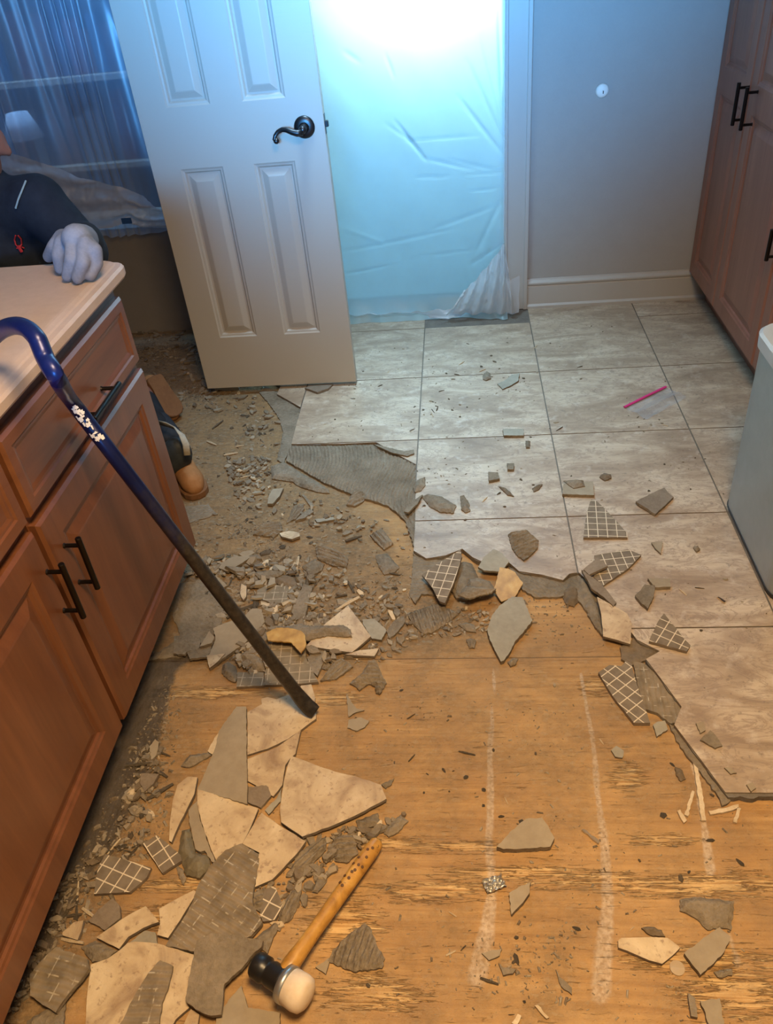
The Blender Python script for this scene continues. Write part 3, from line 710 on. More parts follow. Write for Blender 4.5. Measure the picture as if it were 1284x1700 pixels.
shard('M', 'mortar chunk below the bright diamond-shaped tile', [(531, 1128), (545, 1110), (555, 1094), (568, 1091), (586, 1104), (558, 1125)], g=((540, 1122), (575, 1095)))
shard('T', 'bright beige tile shard with a pointed top right of the pry bar', [(578, 1005), (597, 1030), (616, 1056), (600, 1070), (584, 1083), (509, 1072), (541, 1034)], tilt=(-.02, .07), lift=.010)
shard('L', 'long rolled ridge of mortar lying across the bright tile shard', [(450, 1050), (460, 1038), (480, 1036), (501, 1032), (509, 1036), (545, 1036), (570, 1035), (582, 1042), (584, 1054), (570, 1054), (545, 1052), (509, 1060), (480, 1062)], dome=.010, m=M_MORT)
shard('T', 'thin pale tile sliver below the bright tile shard', [(573, 1086), (598, 1079), (629, 1076), (622, 1089), (602, 1088)], tilt=(0, .06), lift=.003)
shard('U', 'blue grey flat shard right of the bright tile shard', [(602, 1028), (622, 1027), (632, 1036), (642, 1046), (634, 1062), (618, 1060), (604, 1038)], tilt=(.03, .05), lift=.003)
shard('U', 'curved grey shard right of the blue grey flat shard', [(642, 1048), (655, 1030), (671, 1022), (673, 1032), (659, 1050), (647, 1060)], m=M_MORT)
shard('M', 'arch-shaped mortar piece with white grid marks on the bare plywood', [(580, 1132), (602, 1115), (612, 1095), (624, 1093), (632, 1113), (642, 1131), (630, 1150), (624, 1148), (622, 1137), (612, 1133), (596, 1143), (588, 1136)], g=((612, 1112), (630, 1112)), dome=.004)
shard('S', 'torn grey flake above the rounded flake on the plywood', [(575, 1150), (583, 1164), (592, 1176), (605, 1179), (590, 1183), (579, 1190)], th=.004)
shard('S', 'flat rounded grey flake lying alone on the plywood', [(579, 1195), (600, 1191), (613, 1197), (606, 1207), (594, 1213), (577, 1208)], th=.004)
shard('A', 'curled amber adhesive flake on the stained tile behind the pry bar', [(442, 1050), (460, 1042), (479, 1042), (500, 1047), (507, 1055), (508, 1072), (500, 1084), (483, 1066), (445, 1063)], tilt=(.05, 0), lift=.004)
shard('D', 'dusty grid-marked tile piece half buried in the rubble above the pry bar heap', [(427, 980), (446, 970), (479, 974), (481, 998), (455, 1003), (427, 991)], g=((430, 990), (480, 988)))
shard('S', 'tall brown grey wedge standing right of the buried grid piece', [(484, 1014), (495, 990), (505, 969), (519, 973), (507, 1022), (491, 1030)], m=M_MORT, tilt=(.06, .05), lift=.006)
shard('S', 'pale rounded mortar flap by the cabinet foot left of the pry bar', [(361, 937), (386, 924), (412, 922), (416, 925), (401, 935), (378, 948), (363, 942)], tilt=(0, .08), lift=.008)
shard('S', 'small grey slab just right of the pry bar in the rubble', [(350, 959), (360, 957), (378, 972), (367, 978), (358, 972)])
shard('L', 'dark curled flake between the cabinet foot and the pry bar', [(305, 965), (315, 955), (330, 959), (332, 965), (315, 967)], dome=.006)
shard('L', 'layered dark mortar flakes above the buried grid piece', [(440, 958), (462, 950), (490, 956), (498, 968), (488, 976), (462, 968)], dome=.006)
shard('L', 'flat crumbling mortar ridge left of the layered dark flakes', [(420, 948), (450, 944), (476, 946), (460, 955), (430, 958)], dome=.003, m=M_MORT)
shard('W', 'pale yellow stick in the rubble beside the buried grid piece', [(433, 999), (451, 1002), (452, 1008), (433, 1005)])
shard('T', 'upright pale scrap in the rubble right of the pry bar', [(401, 968), (410, 973), (409, 990), (404, 996), (399, 985)], tilt=(0, .15), lift=.008)
# --- dusty floor between the cabinet and the laid tiles
shard('M', 'ridged mortar slab lying across the middle of the dusty floor', [(523, 907), (537, 903), (560, 912), (578, 923), (576, 939), (553, 937), (527, 925)], g=((527, 912), (578, 928)), dome=.005)
shard('G', 'rounded grey mortar piece left of the ridged slab on the dusty floor', [(501, 937), (521, 926), (538, 933), (535, 943), (521, 950), (503, 941)], dome=.005)
shard('M', 'blocky ridged mortar piece near the curved edge of the orange plywood', [(614, 886), (634, 876), (645, 888), (653, 900), (638, 910), (622, 896)], g=((622, 884), (642, 906)), dome=.007)
shard('L', 'rough mortar piece below the blocky ridged one beside the orange plywood', [(623, 919), (643, 915), (652, 927), (663, 939), (655, 947), (638, 951), (628, 937)], dome=.006, m=M_MORT)
shard('T', 'small pale leaf-shaped tile scrap on the dusty floor', [(464, 885), (481, 881), (497, 884), (498, 890), (485, 895), (468, 891)], lift=.004)
shard('M', 'comb-like ridged mortar chunk left of the pale leaf-shaped scrap', [(419, 885), (431, 870), (450, 865), (466, 865), (469, 878), (455, 889)], g=((425, 880), (466, 870)), dome=.004)
shard('M', 'slanting ridged mortar flake above the pale leaf-shaped scrap', [(475, 866), (487, 838), (503, 834), (505, 842), (492, 858)], g=((480, 862), (500, 838)), tilt=(.05, 0))
shard('S', 'grey angular slab right of the slanting ridged flake', [(490, 864), (505, 850), (514, 845), (521, 849), (505, 860)], m=M_MORT)
shard('L', 'long curved mortar rim curling along the lower left of the ridged bed', [(451, 792), (449, 773), (473, 766), (497, 781), (525, 796), (545, 810), (547, 816), (527, 814), (500, 806), (484, 797)], dome=.010, m=M_MORT)
shard('S', 'grey leaf-shaped shard left below the curved mortar rim', [(444, 836), (447, 822), (453, 812), (471, 810), (464, 824), (453, 836)], lift=.003)
shard('W', 'thin grey stick below the curved mortar rim', [(501, 821), (505, 821), (523, 840), (517, 842)], m=M_MORT)
shard('U', 'small blue grey chip in the crumbs below the ridged bed', [(523, 862), (553, 858), (556, 862), (527, 867)])
shard('M', 'thick mortar lump on the lower edge of the ridged bed', [(575, 836), (583, 820), (590, 808), (612, 821), (600, 832), (590, 838)], g=((580, 834), (610, 818)), dome=.008)
shard('U', 'grey chip lying on the lower right of the ridged bed', [(634, 829), (640, 820), (650, 817), (661, 823), (647, 833)])
shard('U', 'pointed grey flake leaning at the lower right corner of the ridged bed', [(671, 849), (680, 835), (702, 821), (694, 836), (678, 851)], tilt=(.06, 0), lift=.004, m=M_MORT)
shard('S', 'jagged thin flake in the centre of the ridged bed', [(571, 752), (582, 762), (597, 773), (610, 772), (617, 776), (601, 786), (590, 776)], th=.004, m=M_MORT)
shard('U', 'grey strip of grout leaning on the edge of the broken tile above the ridged bed', [(620, 737), (650, 744), (672, 749), (687, 746), (688, 752), (676, 757), (650, 751)], th=.006, m=M_MORT, z=.0)
shard('T', 'folded brown tile corner under the bottom edge of the white door', [(506, 644), (520, 639), (553, 637), (545, 645), (527, 651)], tilt=(0, -.05), th=.008, m=M_BODY)
shard('L', 'ridged crust standing at the right edge of the mortar bed', [(686, 806), (694, 794), (706, 789), (706, 803), (698, 812), (689, 814)], dome=.010, m=M_MORT)
shard('T', 'thin pale tile splinter left of the first broken tile', [(476, 716), (488, 706), (497, 702), (488, 712), (478, 718)], th=.004)
# --- on the laid tiles
shard('L', 'ridged grey mortar chunk on the pale tile beside the mortar bed', [(700, 821), (712, 818), (734, 821), (748, 830), (758, 836), (753, 849), (730, 847), (714, 838)], dome=.009, m=M_MORT)
shard('L', 'small rounded mortar lump right of the ridged chunk on the pale tile', [(764, 821), (771, 820), (779, 832), (781, 845), (773, 848), (766, 843)], dome=.008, m=M_MORT)
shard('U', 'bent grey shard on the tile in line with the door opening', [(826, 637), (838, 632), (850, 622), (863, 619), (861, 632), (848, 640), (835, 646)], tilt=(.03, .03), th=.007)
shard('G', 'round grey pebble left of the bent grey shard', [(802, 619), (808, 614), (815, 617), (816, 625), (808, 628), (802, 626)], dome=.008)
shard('U', 'small rectangular grey block on the tile below the bent shard', [(835, 712), (870, 712), (870, 723), (837, 723)], th=.010)
shard('G', 'little dark pebble right below the rectangular grey block', [(873, 729), (881, 729), (880, 740), (874, 740)], dome=.006)
shard('S', 'small square mortar crumb in the middle of the pale tiles', [(811, 783), (827, 784), (830, 794), (812, 798)], th=.010, m=M_MORT)
shard('S', 'tiny cube-shaped crumb right of the square crumb on the pale tiles', [(842, 769), (854, 769), (853, 779), (843, 779)], th=.009, m=M_MORT)
shard('L', 'twisted dark sliver below the square crumb on the pale tiles', [(829, 805), (838, 807), (848, 814), (854, 821), (842, 818)], dome=.004)
shard('L', 'dark pointed sliver left of the stacked grey slabs', [(884, 808), (893, 802), (901, 801), (896, 809), (887, 813)], dome=.004)
shard('M', 'kite-shaped mortar chunk with scored top on the pale tile', [(844, 884), (858, 880), (874, 877), (895, 895), (893, 907), (882, 919), (870, 928), (858, 918), (850, 907)], g=((850, 905), (890, 890)), dome=.003)
shard('S', 'square grey slab on the grout line, lower of the stacked pair', [(936, 803), (960, 800), (985, 799), (987, 822), (934, 820)], th=.010)
shard('L', 'dark curved flake lying on the square grey slab', [(936, 795), (950, 794), (969, 795), (972, 804), (952, 807)], dome=.006, m=M_MORT)
shard('G', 'rounded dark crumb right of the stacked grey slabs', [(996, 788), (1003, 782), (1015, 784), (1016, 790), (1005, 794)], dome=.007, m=M_MORTD)
shard('S', 'brown grey four-sided shard alone on the right-hand tiles', [(1056, 832), (1080, 820), (1103, 809), (1108, 816), (1119, 825), (1103, 840), (1088, 853)], m=M_BODY, tilt=(-.03, .04), lift=.003)
shard('B', 'pointed brown tile back with white grid along its lower edge', [(982, 829), (992, 832), (1008, 848), (1025, 866), (1042, 885), (1042, 892), (969, 892), (974, 853)], g=((975, 884), (1040, 886)), tilt=(0, .03), lift=.002)
shard('B', 'wedge-shaped tile back with a full white grid right of the central heap', [(987, 922), (1043, 912), (1065, 921), (1045, 942), (1022, 958), (1002, 972), (987, 959)], g=((990, 922), (1050, 916)), tilt=(0, .02))
shard('B', 'dark folded tile fragment on top of the wedge-shaped grid tile', [(969, 945), (980, 936), (992, 926), (1010, 939), (979, 954)], tilt=(.05, .05), lift=.006, m=M_BODY)
shard('S', 'small rectangular grey block on the right-hand tile', [(1076, 960), (1113, 960), (1114, 974), (1088, 975)], th=.010)
shard('S', 'grey hourglass-shaped chunk left below the rectangular block', [(1055, 988), (1064, 980), (1071, 970), (1088, 972), (1086, 990), (1076, 1010), (1064, 1000)], m=M_MORT, th=.010)
shard('S', 'small triangular chip on the tile above the rectangular block', [(1082, 900), (1101, 898), (1099, 910), (1098, 919), (1088, 910)], th=.006)
shard('B', 'triangular tile back with a partial white grid on the right', [(1103, 1018), (1120, 1039), (1137, 1061), (1147, 1071), (1141, 1081), (1078, 1064), (1091, 1035)], g=((1095, 1050), (1134, 1066)), tilt=(0, .04), lift=.003)
shard('G', 'brown pebble on the right-hand tile', [(1152, 905), (1160, 902), (1164, 908), (1158, 912)], dome=.006)
shard('W', 'short black stick on the right-hand tile', [(1191, 991), (1194, 991), (1206, 998), (1203, 1000)], m=M_DARK)
# --- break line in the middle
shard('L', 'ridged hump of mortar in the central heap', [(758, 932), (770, 928), (784, 931), (794, 952), (792, 978), (775, 990), (758, 988), (745, 968)], dome=.018, th=.02, m=M_MORT)
shard('G', 'folded grey clod in front of the central hump', [(774, 959), (795, 957), (814, 962), (824, 978), (797, 988), (778, 981)], dome=.016, m=M_MORT)
shard('G', 'flat clod of mortar in front of the central heap', [(761, 1001), (774, 985), (800, 988), (824, 990), (817, 997), (795, 1002), (781, 1007)], dome=.009, m=M_MORT)
shard('B', 'tile back with a white grid tilted up in the central heap', [(766, 911), (768, 923), (755, 965), (739, 1001), (730, 998), (718, 975), (701, 954), (725, 937), (745, 925)], g=((705, 950), (760, 960)), tilt=(.12, .10), lift=.014)
shard('U', 'pale arched slab on the broken tile edge behind the amber flake', [(794, 941), (806, 922), (820, 911), (834, 918), (846, 932), (833, 949), (804, 947)], tilt=(0, .06), lift=.004)
shard('M', 'ridged mortar slab lying in front of the tilted grid tile', [(676, 1017), (700, 1008), (725, 1001), (745, 1008), (761, 1017), (740, 1033), (719, 1047), (703, 1050), (689, 1037)], g=((735, 1005), (745, 1030)), dome=.004)
shard('U', 'large grey kite-shaped slab on the plywood below the amber flake', [(830, 1004), (850, 990), (868, 991), (876, 1010), (884, 1030), (870, 1048), (856, 1063), (848, 1080), (837, 1096), (832, 1098), (814, 1063), (809, 1044), (817, 1021)], tilt=(-.02, .06), th=.014, lift=.004)
shard('A', 'crumpled amber adhesive flake above the kite-shaped slab', [(824, 968), (830, 941), (845, 943), (856, 949), (869, 968), (856, 990), (833, 999), (820, 981)], tilt=(.06, .2), lift=.024)
shard('L', 'small crumbling mortar piece left of the kite-shaped slab', [(761, 1034), (775, 1030), (788, 1034), (791, 1047), (774, 1044)], dome=.005, m=M_MORT)
shard('G', 'small rounded crumb on the plywood joint left of the kite-shaped slab', [(774, 1058), (782, 1056), (791, 1060), (788, 1072), (779, 1072)], dome=.006, m=M_MORT)
shard('G', 'crumb touching the lower point of the kite-shaped slab', [(843, 1096), (852, 1089), (861, 1090), (858, 1098), (848, 1103)], dome=.006, m=M_MORT)
shard('L', 'dark jagged crumble at the corner of the broken tiles', [(932, 983), (945, 965), (961, 976), (964, 990), (954, 1004), (940, 1000)], dome=.014, m=M_MORTD)
shard('L', 'grey brown flank of mortar under the raised beige slab', [(959, 949), (975, 962), (990, 985), (999, 1020), (1003, 1052), (988, 1034), (972, 1005), (962, 978)], dome=.008, th=.018, m=M_MORT)
shard('T', 'raised beige tile slab tipped over the broken tile edge', [(992, 990), (1018, 1004), (1042, 1018), (1050, 1035), (1047, 1069), (1025, 1062), (1002, 1056), (999, 1021)], tilt=(.04, .12), lift=.020)
shard('S', 'long brown strip of tile edge above the raised beige slab', [(966, 945), (982, 957), (999, 969), (1012, 985), (1024, 1000), (1019, 1006), (1002, 990), (982, 976)], m=M_BODY, tilt=(0, .04), lift=.012)
shard('B', 'long tile back with a bright white diamond grid on the plywood', [(994, 1116), (1012, 1104), (1032, 1106), (1040, 1097), (1048, 1101), (1058, 1137), (1070, 1170), (1080, 1200), (1053, 1200), (1036, 1178), (1019, 1157)], g=((1000, 1130), (1040, 1100)), th=.010)
shard('Q', 'ridged mortar slab with dashed grid beside the broken corner tile', [(1052, 1097), (1071, 1102), (1098, 1127), (1116, 1150), (1132, 1173), (1124, 1200), (1114, 1201), (1091, 1183), (1071, 1177), (1058, 1134)], g=((1075, 1120), (1085, 1180)), th=.010, z=WZ)
shard('U', 'small grey flake below the white diamond grid tile back', [(1085, 1203), (1092, 1198), (1104, 1196), (1109, 1211), (1091, 1223)], th=.006)
shard('W', 'long tapering pale splinter below the broken corner tile', [(1151, 1262), (1157, 1264), (1166, 1310), (1173, 1362), (1165, 1362), (1158, 1310)])
shard('W', 'upright pale splinter left of the long tapering one', [(1150, 1312), (1154, 1314), (1143, 1355), (1137, 1352)])
shard('W', 'crooked pale splinter under the front edge of the corner tile', [(1177, 1346), (1200, 1342), (1227, 1335), (1227, 1341), (1200, 1349), (1180, 1352)])
shard('W', 'short splinter right of the crooked one under the corner tile', [(1225, 1340), (1231, 1342), (1224, 1366), (1218, 1364)])
shard('W', 'short leaning splinter left of the upright pale splinter', [(1125, 1346), (1130, 1344), (1141, 1362), (1136, 1366)])
# --- open plywood at the lower right
shard('S', 'thick grey wedge-shaped mortar slab on the plywood stripe', [(825, 1405), (850, 1378), (873, 1359), (900, 1357), (912, 1374), (921, 1391), (914, 1405), (870, 1408), (836, 1409)], th=.016, tilt=(0, .04))
shard('S', 'small pointed grey shard below the wedge-shaped slab', [(846, 1482), (862, 1472), (882, 1464), (880, 1482), (865, 1502), (850, 1518)], th=.012, tilt=(.04, .03))
shard('L', 'wrinkled grey mortar chunk at the lower right', [(1130, 1491), (1155, 1486), (1190, 1490), (1221, 1493), (1216, 1541), (1196, 1537), (1177, 1541), (1159, 1523), (1130, 1509)], dome=.006, m=M_MORT)
shard('S', 'grey block leaning on the wrinkled chunk at the lower right', [(1137, 1582), (1165, 1560), (1196, 1539), (1214, 1555), (1205, 1577), (1185, 1600), (1164, 1618)], th=.014, tilt=(.04, .02), m=M_SLAB)
shard('T', 'pinkish tile shard shaped like a boat on the lower right plywood', [(1027, 1561), (1032, 1557), (1070, 1556), (1109, 1557), (1130, 1573), (1115, 1588), (1100, 1600), (1078, 1594), (1055, 1584), (1027, 1573)])
shard('L', 'small dark chip above the boat-shaped tile shard', [(1066, 1538), (1082, 1536), (1100, 1541), (1106, 1552), (1080, 1549)], dome=.004)
shard('S', 'grey shard cut by the bottom edge at the lower right', [(1164, 1662), (1196, 1657), (1205, 1710), (1182, 1710)], tilt=(.05, 0), th=.010)
shard('S', 'narrow dark grey sliver left of the shard on the bottom edge', [(1143, 1648), (1155, 1657), (1159, 1689), (1148, 1687)], m=M_MORT)
shard('G', 'small grey lump below the leaning grey block', [(1187, 1610), (1203, 1606), (1218, 1606), (1218, 1616), (1194, 1619)], dome=.005, m=M_MORT)
shard('S', 'small grey tab on the end of the left pale stripe', [(800, 1582), (818, 1577), (834, 1575), (830, 1586), (812, 1594)], th=.005)
shard('S', 'little hooked grey chip below the end of the left pale stripe', [(828, 1598), (836, 1606), (857, 1609), (852, 1616), (836, 1619)], th=.006, m=M_MORT)
shard('S', 'thin pointed flake between the two pale stripes near the bottom', [(923, 1609), (930, 1622), (950, 1640), (950, 1651), (932, 1637)], th=.004, m=M_MORT)
shard('W', 'dark-edged wooden splinter on the middle pale stripe', [(966, 1377), (970, 1376), (996, 1396), (994, 1400)], m=M_BODY)
shard('W', 'short splinter near the bottom edge right of the hammer', [(888, 1669), (893, 1668), (912, 1689), (908, 1691)])
shard('W', 'pale chip of wood near the bottom edge', [(850, 1698), (860, 1683), (866, 1686), (858, 1703)])
shard('U', 'small grey disc-like chip right of the thick wedge slab', [(1015, 1245), (1024, 1238), (1036, 1246), (1034, 1258), (1022, 1256)], th=.005)
shard('L', 'brown knotted crumb high on the open plywood', [(1122, 1270), (1134, 1276), (1140, 1290), (1132, 1294), (1124, 1284)], dome=.004)
shard('S', 'thin grey flake on the corner tile, above its front edge', [(1203, 1274), (1214, 1274), (1224, 1283), (1214, 1285)], th=.004)
shard('S', 'bent dark flake in the middle of the corner tile', [(1163, 1228), (1180, 1212), (1190, 1222), (1200, 1238), (1188, 1242)], th=.005, m=M_MORT)
shard('S', 'short grey chip left of the bent dark flake on the corner tile', [(1156, 1200), (1170, 1198), (1172, 1212), (1163, 1217)], th=.005)
shard('S', 'small grey chip near the right end of the corner tile', [(1240, 1302), (1250, 1298), (1256, 1308), (1248, 1314)], th=.005)


# small loose chips: one mesh per shape, copied to their places
def chip_mesh(nm, kind, sd):
    r = random.Random(sd); b = bmesh.new()
    if kind == 'stick':
        tube(b, [(-.5, 0, 0), (-.1, .03*r.uniform(-1, 1), .02), (.5, .02, 0)], [.09, .12, .07], 5)
    else:
        n = r.randint(5, 8); pts = [(math.cos(2*PI*k/n)*r.uniform(.32, .55), math.sin(2*PI*k/n)*r.uniform(.25, .5)) for k in range(n)]
        T = [b.verts.new((x*.8, y*.8, r.uniform(.12, .3))) for x, y in pts]; B = [b.verts.new((x, y, -.02)) for x, y in pts]
        c = b.verts.new((r.uniform(-.1, .1), r.uniform(-.1, .1), r.uniform(.22, .36)))
        for k in range(n):
            b.faces.new((T[k], T[(k+1) % n], c)); b.faces.new((B[k], B[(k+1) % n], T[(k+1) % n], T[k]))
        b.faces.new(B[::-1])
    me = bpy.data.meshes.new(nm); bmesh.ops.recalc_face_normals(b, faces=b.faces); b.to_mesh(me); b.free(); return me
CH = []
for k in range(8): me = chip_mesh('mortar_chip', 'chip', 50+k); me.materials.append([M_MORT, M_SLAB, M_MORT, M_MORTD][k % 4]); CH.append(me)
STK = []
for k in range(4): me = chip_mesh('splinter', 'stick', 80+k); me.materials.append([M_MORT, M_STICK][k % 2]); STK.append(me)
ZONES = [  # label, group, pixel outline, how many, size range (m)
 ('small grey chip of mortar scattered on the pale laid tiles', 'chips on the laid tiles', [(600, 560), (900, 560), (1000, 900), (900, 940), (700, 900), (700, 740), (520, 720)], 70, (.005, .014), 0),
 ('tiny chip on the brown tiles at the right of the floor', 'chips on the right-hand tiles', [(900, 540), (1120, 540), (1240, 1000), (1284, 1280), (1130, 1160), (960, 900)], 34, (.004, .011), 0),
 ('loose mortar chip in the rubble on the dusty floor by the cabinet', 'chips in the dusty rubble', [(330, 960), (450, 900), (520, 960), (640, 1030), (560, 1100), (430, 1100), (340, 1020)], 64, (.012, .034), WZ),
 ('loose mortar flake on the dusty floor between door and mortar rim', 'flakes on the dusty floor', [(350, 660), (450, 700), (460, 800), (560, 850), (660, 930), (660, 1010), (520, 960), (400, 900), (350, 820)], 56, (.009, .028), WZ),
 ('mortar crumb in the dark strip along the foot of the cabinet', 'crumbs along the cabinet', [(240, 1210), (275, 1240), (260, 1400), (180, 1500), (60, 1640), (120, 1500), (200, 1340)], 34, (.009, .026), WZ),
 ('small loose chip lying on the bare orange plywood', 'chips on the bare plywood', [(640, 1120), (980, 1120), (1140, 1290), (1284, 1380), (1284, 1700), (560, 1700), (680, 1380)], 46, (.005, .015), WZ)]
def scatter(px, n, z, sd, avoid=True):
    r = random.Random(sd); P = [gp(p, z) for p in px]; xs = [p[0] for p in P]; ys = [p[1] for p in P]; out = []; g = 0
    cl = [(r.uniform(min(xs), max(xs)), r.uniform(min(ys), max(ys))) for _ in range(7)]
    while len(out) < n and g < n*60:
        g += 1
        if r.random() < .45: c = r.choice(cl); x, y = r.gauss(c[0], .06), r.gauss(c[1], .05)
        else: x, y = r.uniform(min(xs), max(xs)), r.uniform(min(ys), max(ys))
        if not inpoly(x, y, P): continue
        t = inpoly(x, y, TL)
        if (z > -.005) != t: continue
        if avoid and any(bb[0] < x < bb[2] and bb[1] < y < bb[3] and inpoly(x, y, Q) for Q, _t, bb in placed): continue
        out.append((x, y, r))
    return out
CUT = (' lying', ' on ', ' beside', ' under', ' with', ' right ', ' left ', ' below', ' above', ' in ', ' at ', ' by ', ' along', ' near', ' of ', ' and ', ' between', ' standing', ' behind', ' touching', ' crossed', ' cut', ' leaning', ' peeping', ' pointing', ' from', ' around', ' just', ' tilted', ' tipped', ' across', ' shaped like', ' alone', ' fitted', ' showing', ' sticking', ' wedged', ' half', ' sitting', ' curling', ' high', ' seen')
names = {}
for o, cx, cy in landmarks:
    t = o['label']
    for c_ in CUT: t = t.split(c_)[0]
    t = t.split(',')[0]
    if len(t.split()) >= 2: names.setdefault(t, []).append((o, cx, cy))
LM = [(t, v[0][1], v[0][2]) for t, v in names.items() if len(v) == 1 and len(t.split()) <= 6]
ORDN = ['nearest', 'second nearest', 'third nearest', 'fourth nearest', 'fifth nearest', 'sixth nearest', 'seventh nearest', 'eighth nearest', 'ninth nearest', 'tenth nearest', 'eleventh nearest', 'twelfth nearest', 'thirteenth nearest', 'fourteenth nearest', 'fifteenth nearest', 'sixteenth nearest']
def px1(x, y, z):
    d = Vector((x, y, z))-CAM; k = d.dot(CF); return 642+FP*d.dot(CR)/k, 850-FP*d.dot(CU)/k
LMP = [(t, *px1(x, y, WZ)) for t, x, y in LM]
chips = []
for zi, (lab, grp, px, n, (s0, s1), z) in enumerate(ZONES):
    for x, y, r in scatter(px, n, z, 11+zi):
        st = r.random() < .28; me = r.choice(STK if st else CH)
        o = bpy.data.objects.new('splinter' if st else 'mortar_chip', me); COL.objects.link(o); s = r.uniform(s0, s1)*(r.random()**.5*.7+.5)*(1.7 if st else 1)
        o.scale = (s*r.uniform(1, 1.6), s*r.uniform(.7, 1), s*(.8 if not st else 1)); o.rotation_euler = (r.uniform(-.12, .12), r.uniform(-.12, .12), r.uniform(0, 6.28))
        o.location = (x, y, z+(.0006 if not st else s*.09)); tag(o, lab, 'chip', grp)
        u, v = px1(x, y, z); t, lu, lv = min(LMP, key=lambda q: math.hypot(q[1]-u, q[2]-v)); du, dv = u-lu, v-lv
        w_ = ('left of' if du < 0 else 'right of') if abs(du) > abs(dv) else ('above' if dv < 0 else 'below')
        chips.append((('thin stick-like sliver' if st else 'small angular mortar chip'), w_, t, math.hypot(du, dv), o))
keys = {}
for q in chips: keys.setdefault(q[:3], []).append(q)
for (a, b, t), L in keys.items():
    L.sort(key=lambda q: q[3])
    for k, q in enumerate(L):
        q[4]['label'] = '%s %s the %s%s' % (a, b, t, ', '+(ORDN[k] if k < 16 else 'farthest')+' to it' if len(L) > 1 else '')
# uncountable grit
def grit(name, label, zones, mats, sd):
    r = random.Random(sd); b = bmesh.new()
    for px, n, s0, s1, z in zones:
        for x, y, rr in scatter(px, n, z, sd+n, False):
            s = r.uniform(s0, s1)*(.35+r.random()**3); a = r.uniform(0, 6.28); ca, sa = math.cos(a), math.sin(a); e = r.uniform(.8, 2.4)
            q = [(-e, -.7), (e, -.6), (e*.8, .7), (-e*.7, .6)]
            V = [b.verts.new((x+s*(u*ca-v*sa), y+s*(u*sa+v*ca), z-.0004)) for u, v in q]+[b.verts.new((x+s*.5*(u*ca-v*sa), y+s*.5*(u*sa+v*ca), z+s*r.uniform(.4, 1.0))) for u, v in q]
            fs = [b.faces.new(V[4:])]+[b.faces.new((V[i], V[(i+1) % 4], V[4+(i+1) % 4], V[4+i])) for i in range(4)]
            mi = r.randrange(len(mats))
            for f in fs: f.material_index = mi
    o = obj(name, b, mats=mats); tag(o, label, 'debris', kind='stuff')
grit('mortar_grit', 'fine grey mortar grit and crumbs strewn over the plywood and tiles', [
 ([(330, 960), (450, 900), (520, 960), (650, 1030), (560, 1110), (430, 1120), (310, 1060)], 1300, .0018, .0075, WZ),
 ([(340, 560), (450, 650), (470, 780), (560, 850), (680, 930), (700, 1040), (520, 980), (400, 900), (300, 860), (220, 560)], 2200, .0014, .0055, WZ),
 ([(280, 1110), (300, 1180), (270, 1400), (180, 1500), (60, 1640), (0, 1700), (120, 1450), (200, 1280)], 1100, .0015, .0055, WZ),
 ([(400, 1120), (980, 1100), (1140, 1290), (1284, 1340), (1284, 1700), (200, 1700), (300, 1400)], 1100, .0010, .0034, WZ),
 ([(850, 1560), (960, 1540), (950, 1660), (870, 1680)], 140, .0012, .004, WZ),
 ([(520, 640), (900, 560), (1000, 950), (700, 920), (690, 740), (500, 730)], 480, .0010, .0034, 0),
 ([(900, 540), (1120, 530), (1284, 1000), (1284, 1300), (1100, 1150), (960, 900)], 220, .0009, .003, 0),
 ([(690, 980), (860, 990), (1000, 1000), (1040, 1080), (760, 1060), (620, 1050)], 420, .0014, .005, WZ)], [M_MORT, M_SLAB, M_MORTD], 5)

def rubble(name, label, zones, mats, sd):
    """broken flakes lying over and across each other, too many to count"""
    r = random.Random(sd); b = bmesh.new()
    for px, n, s0, s1, zh in zones:
        for x, y, rr in scatter(px, n, WZ, sd+n, True):
            s = s0+(s1-s0)*r.random()**2.2; k = r.randint(4, 7); el = r.uniform(1, 2.6); a = r.uniform(0, 6.28); h = s*r.uniform(.18, .4)
            M_ = Matrix.Translation((x, y, WZ+r.uniform(0, zh))) @ Matrix.Rotation(a, 4, 'Z') @ Matrix.Rotation(r.gauss(0, .22), 4, 'X') @ Matrix.Rotation(r.gauss(0, .22), 4, 'Y')
            ang = sorted(r.uniform(0, 2*PI) for _ in range(k)); pts = [(math.cos(t)*s*el*.5*r.uniform(.7, 1.1), math.sin(t)*s*.5*r.uniform(.7, 1.1)) for t in [2*PI*(i+r.uniform(-.3, .3))/k for i in range(k)]]
            T = [b.verts.new(M_ @ Vector((u*.88, v*.88, h))) for u, v in pts]; B = [b.verts.new(M_ @ Vector((u, v, 0))) for u, v in pts]
            fs = [b.faces.new(T), b.faces.new(B[::-1])]+[b.faces.new((B[i], B[(i+1) % k], T[(i+1) % k], T[i])) for i in range(k)]
            mi = r.choice((0, 0, 0, 1, 1, 2)) if r.random() > .03 else 3
            for f in fs: f.material_index = mi
    o = obj(name, b, mats=mats); tag(o, label, 'rubble', kind='stuff')
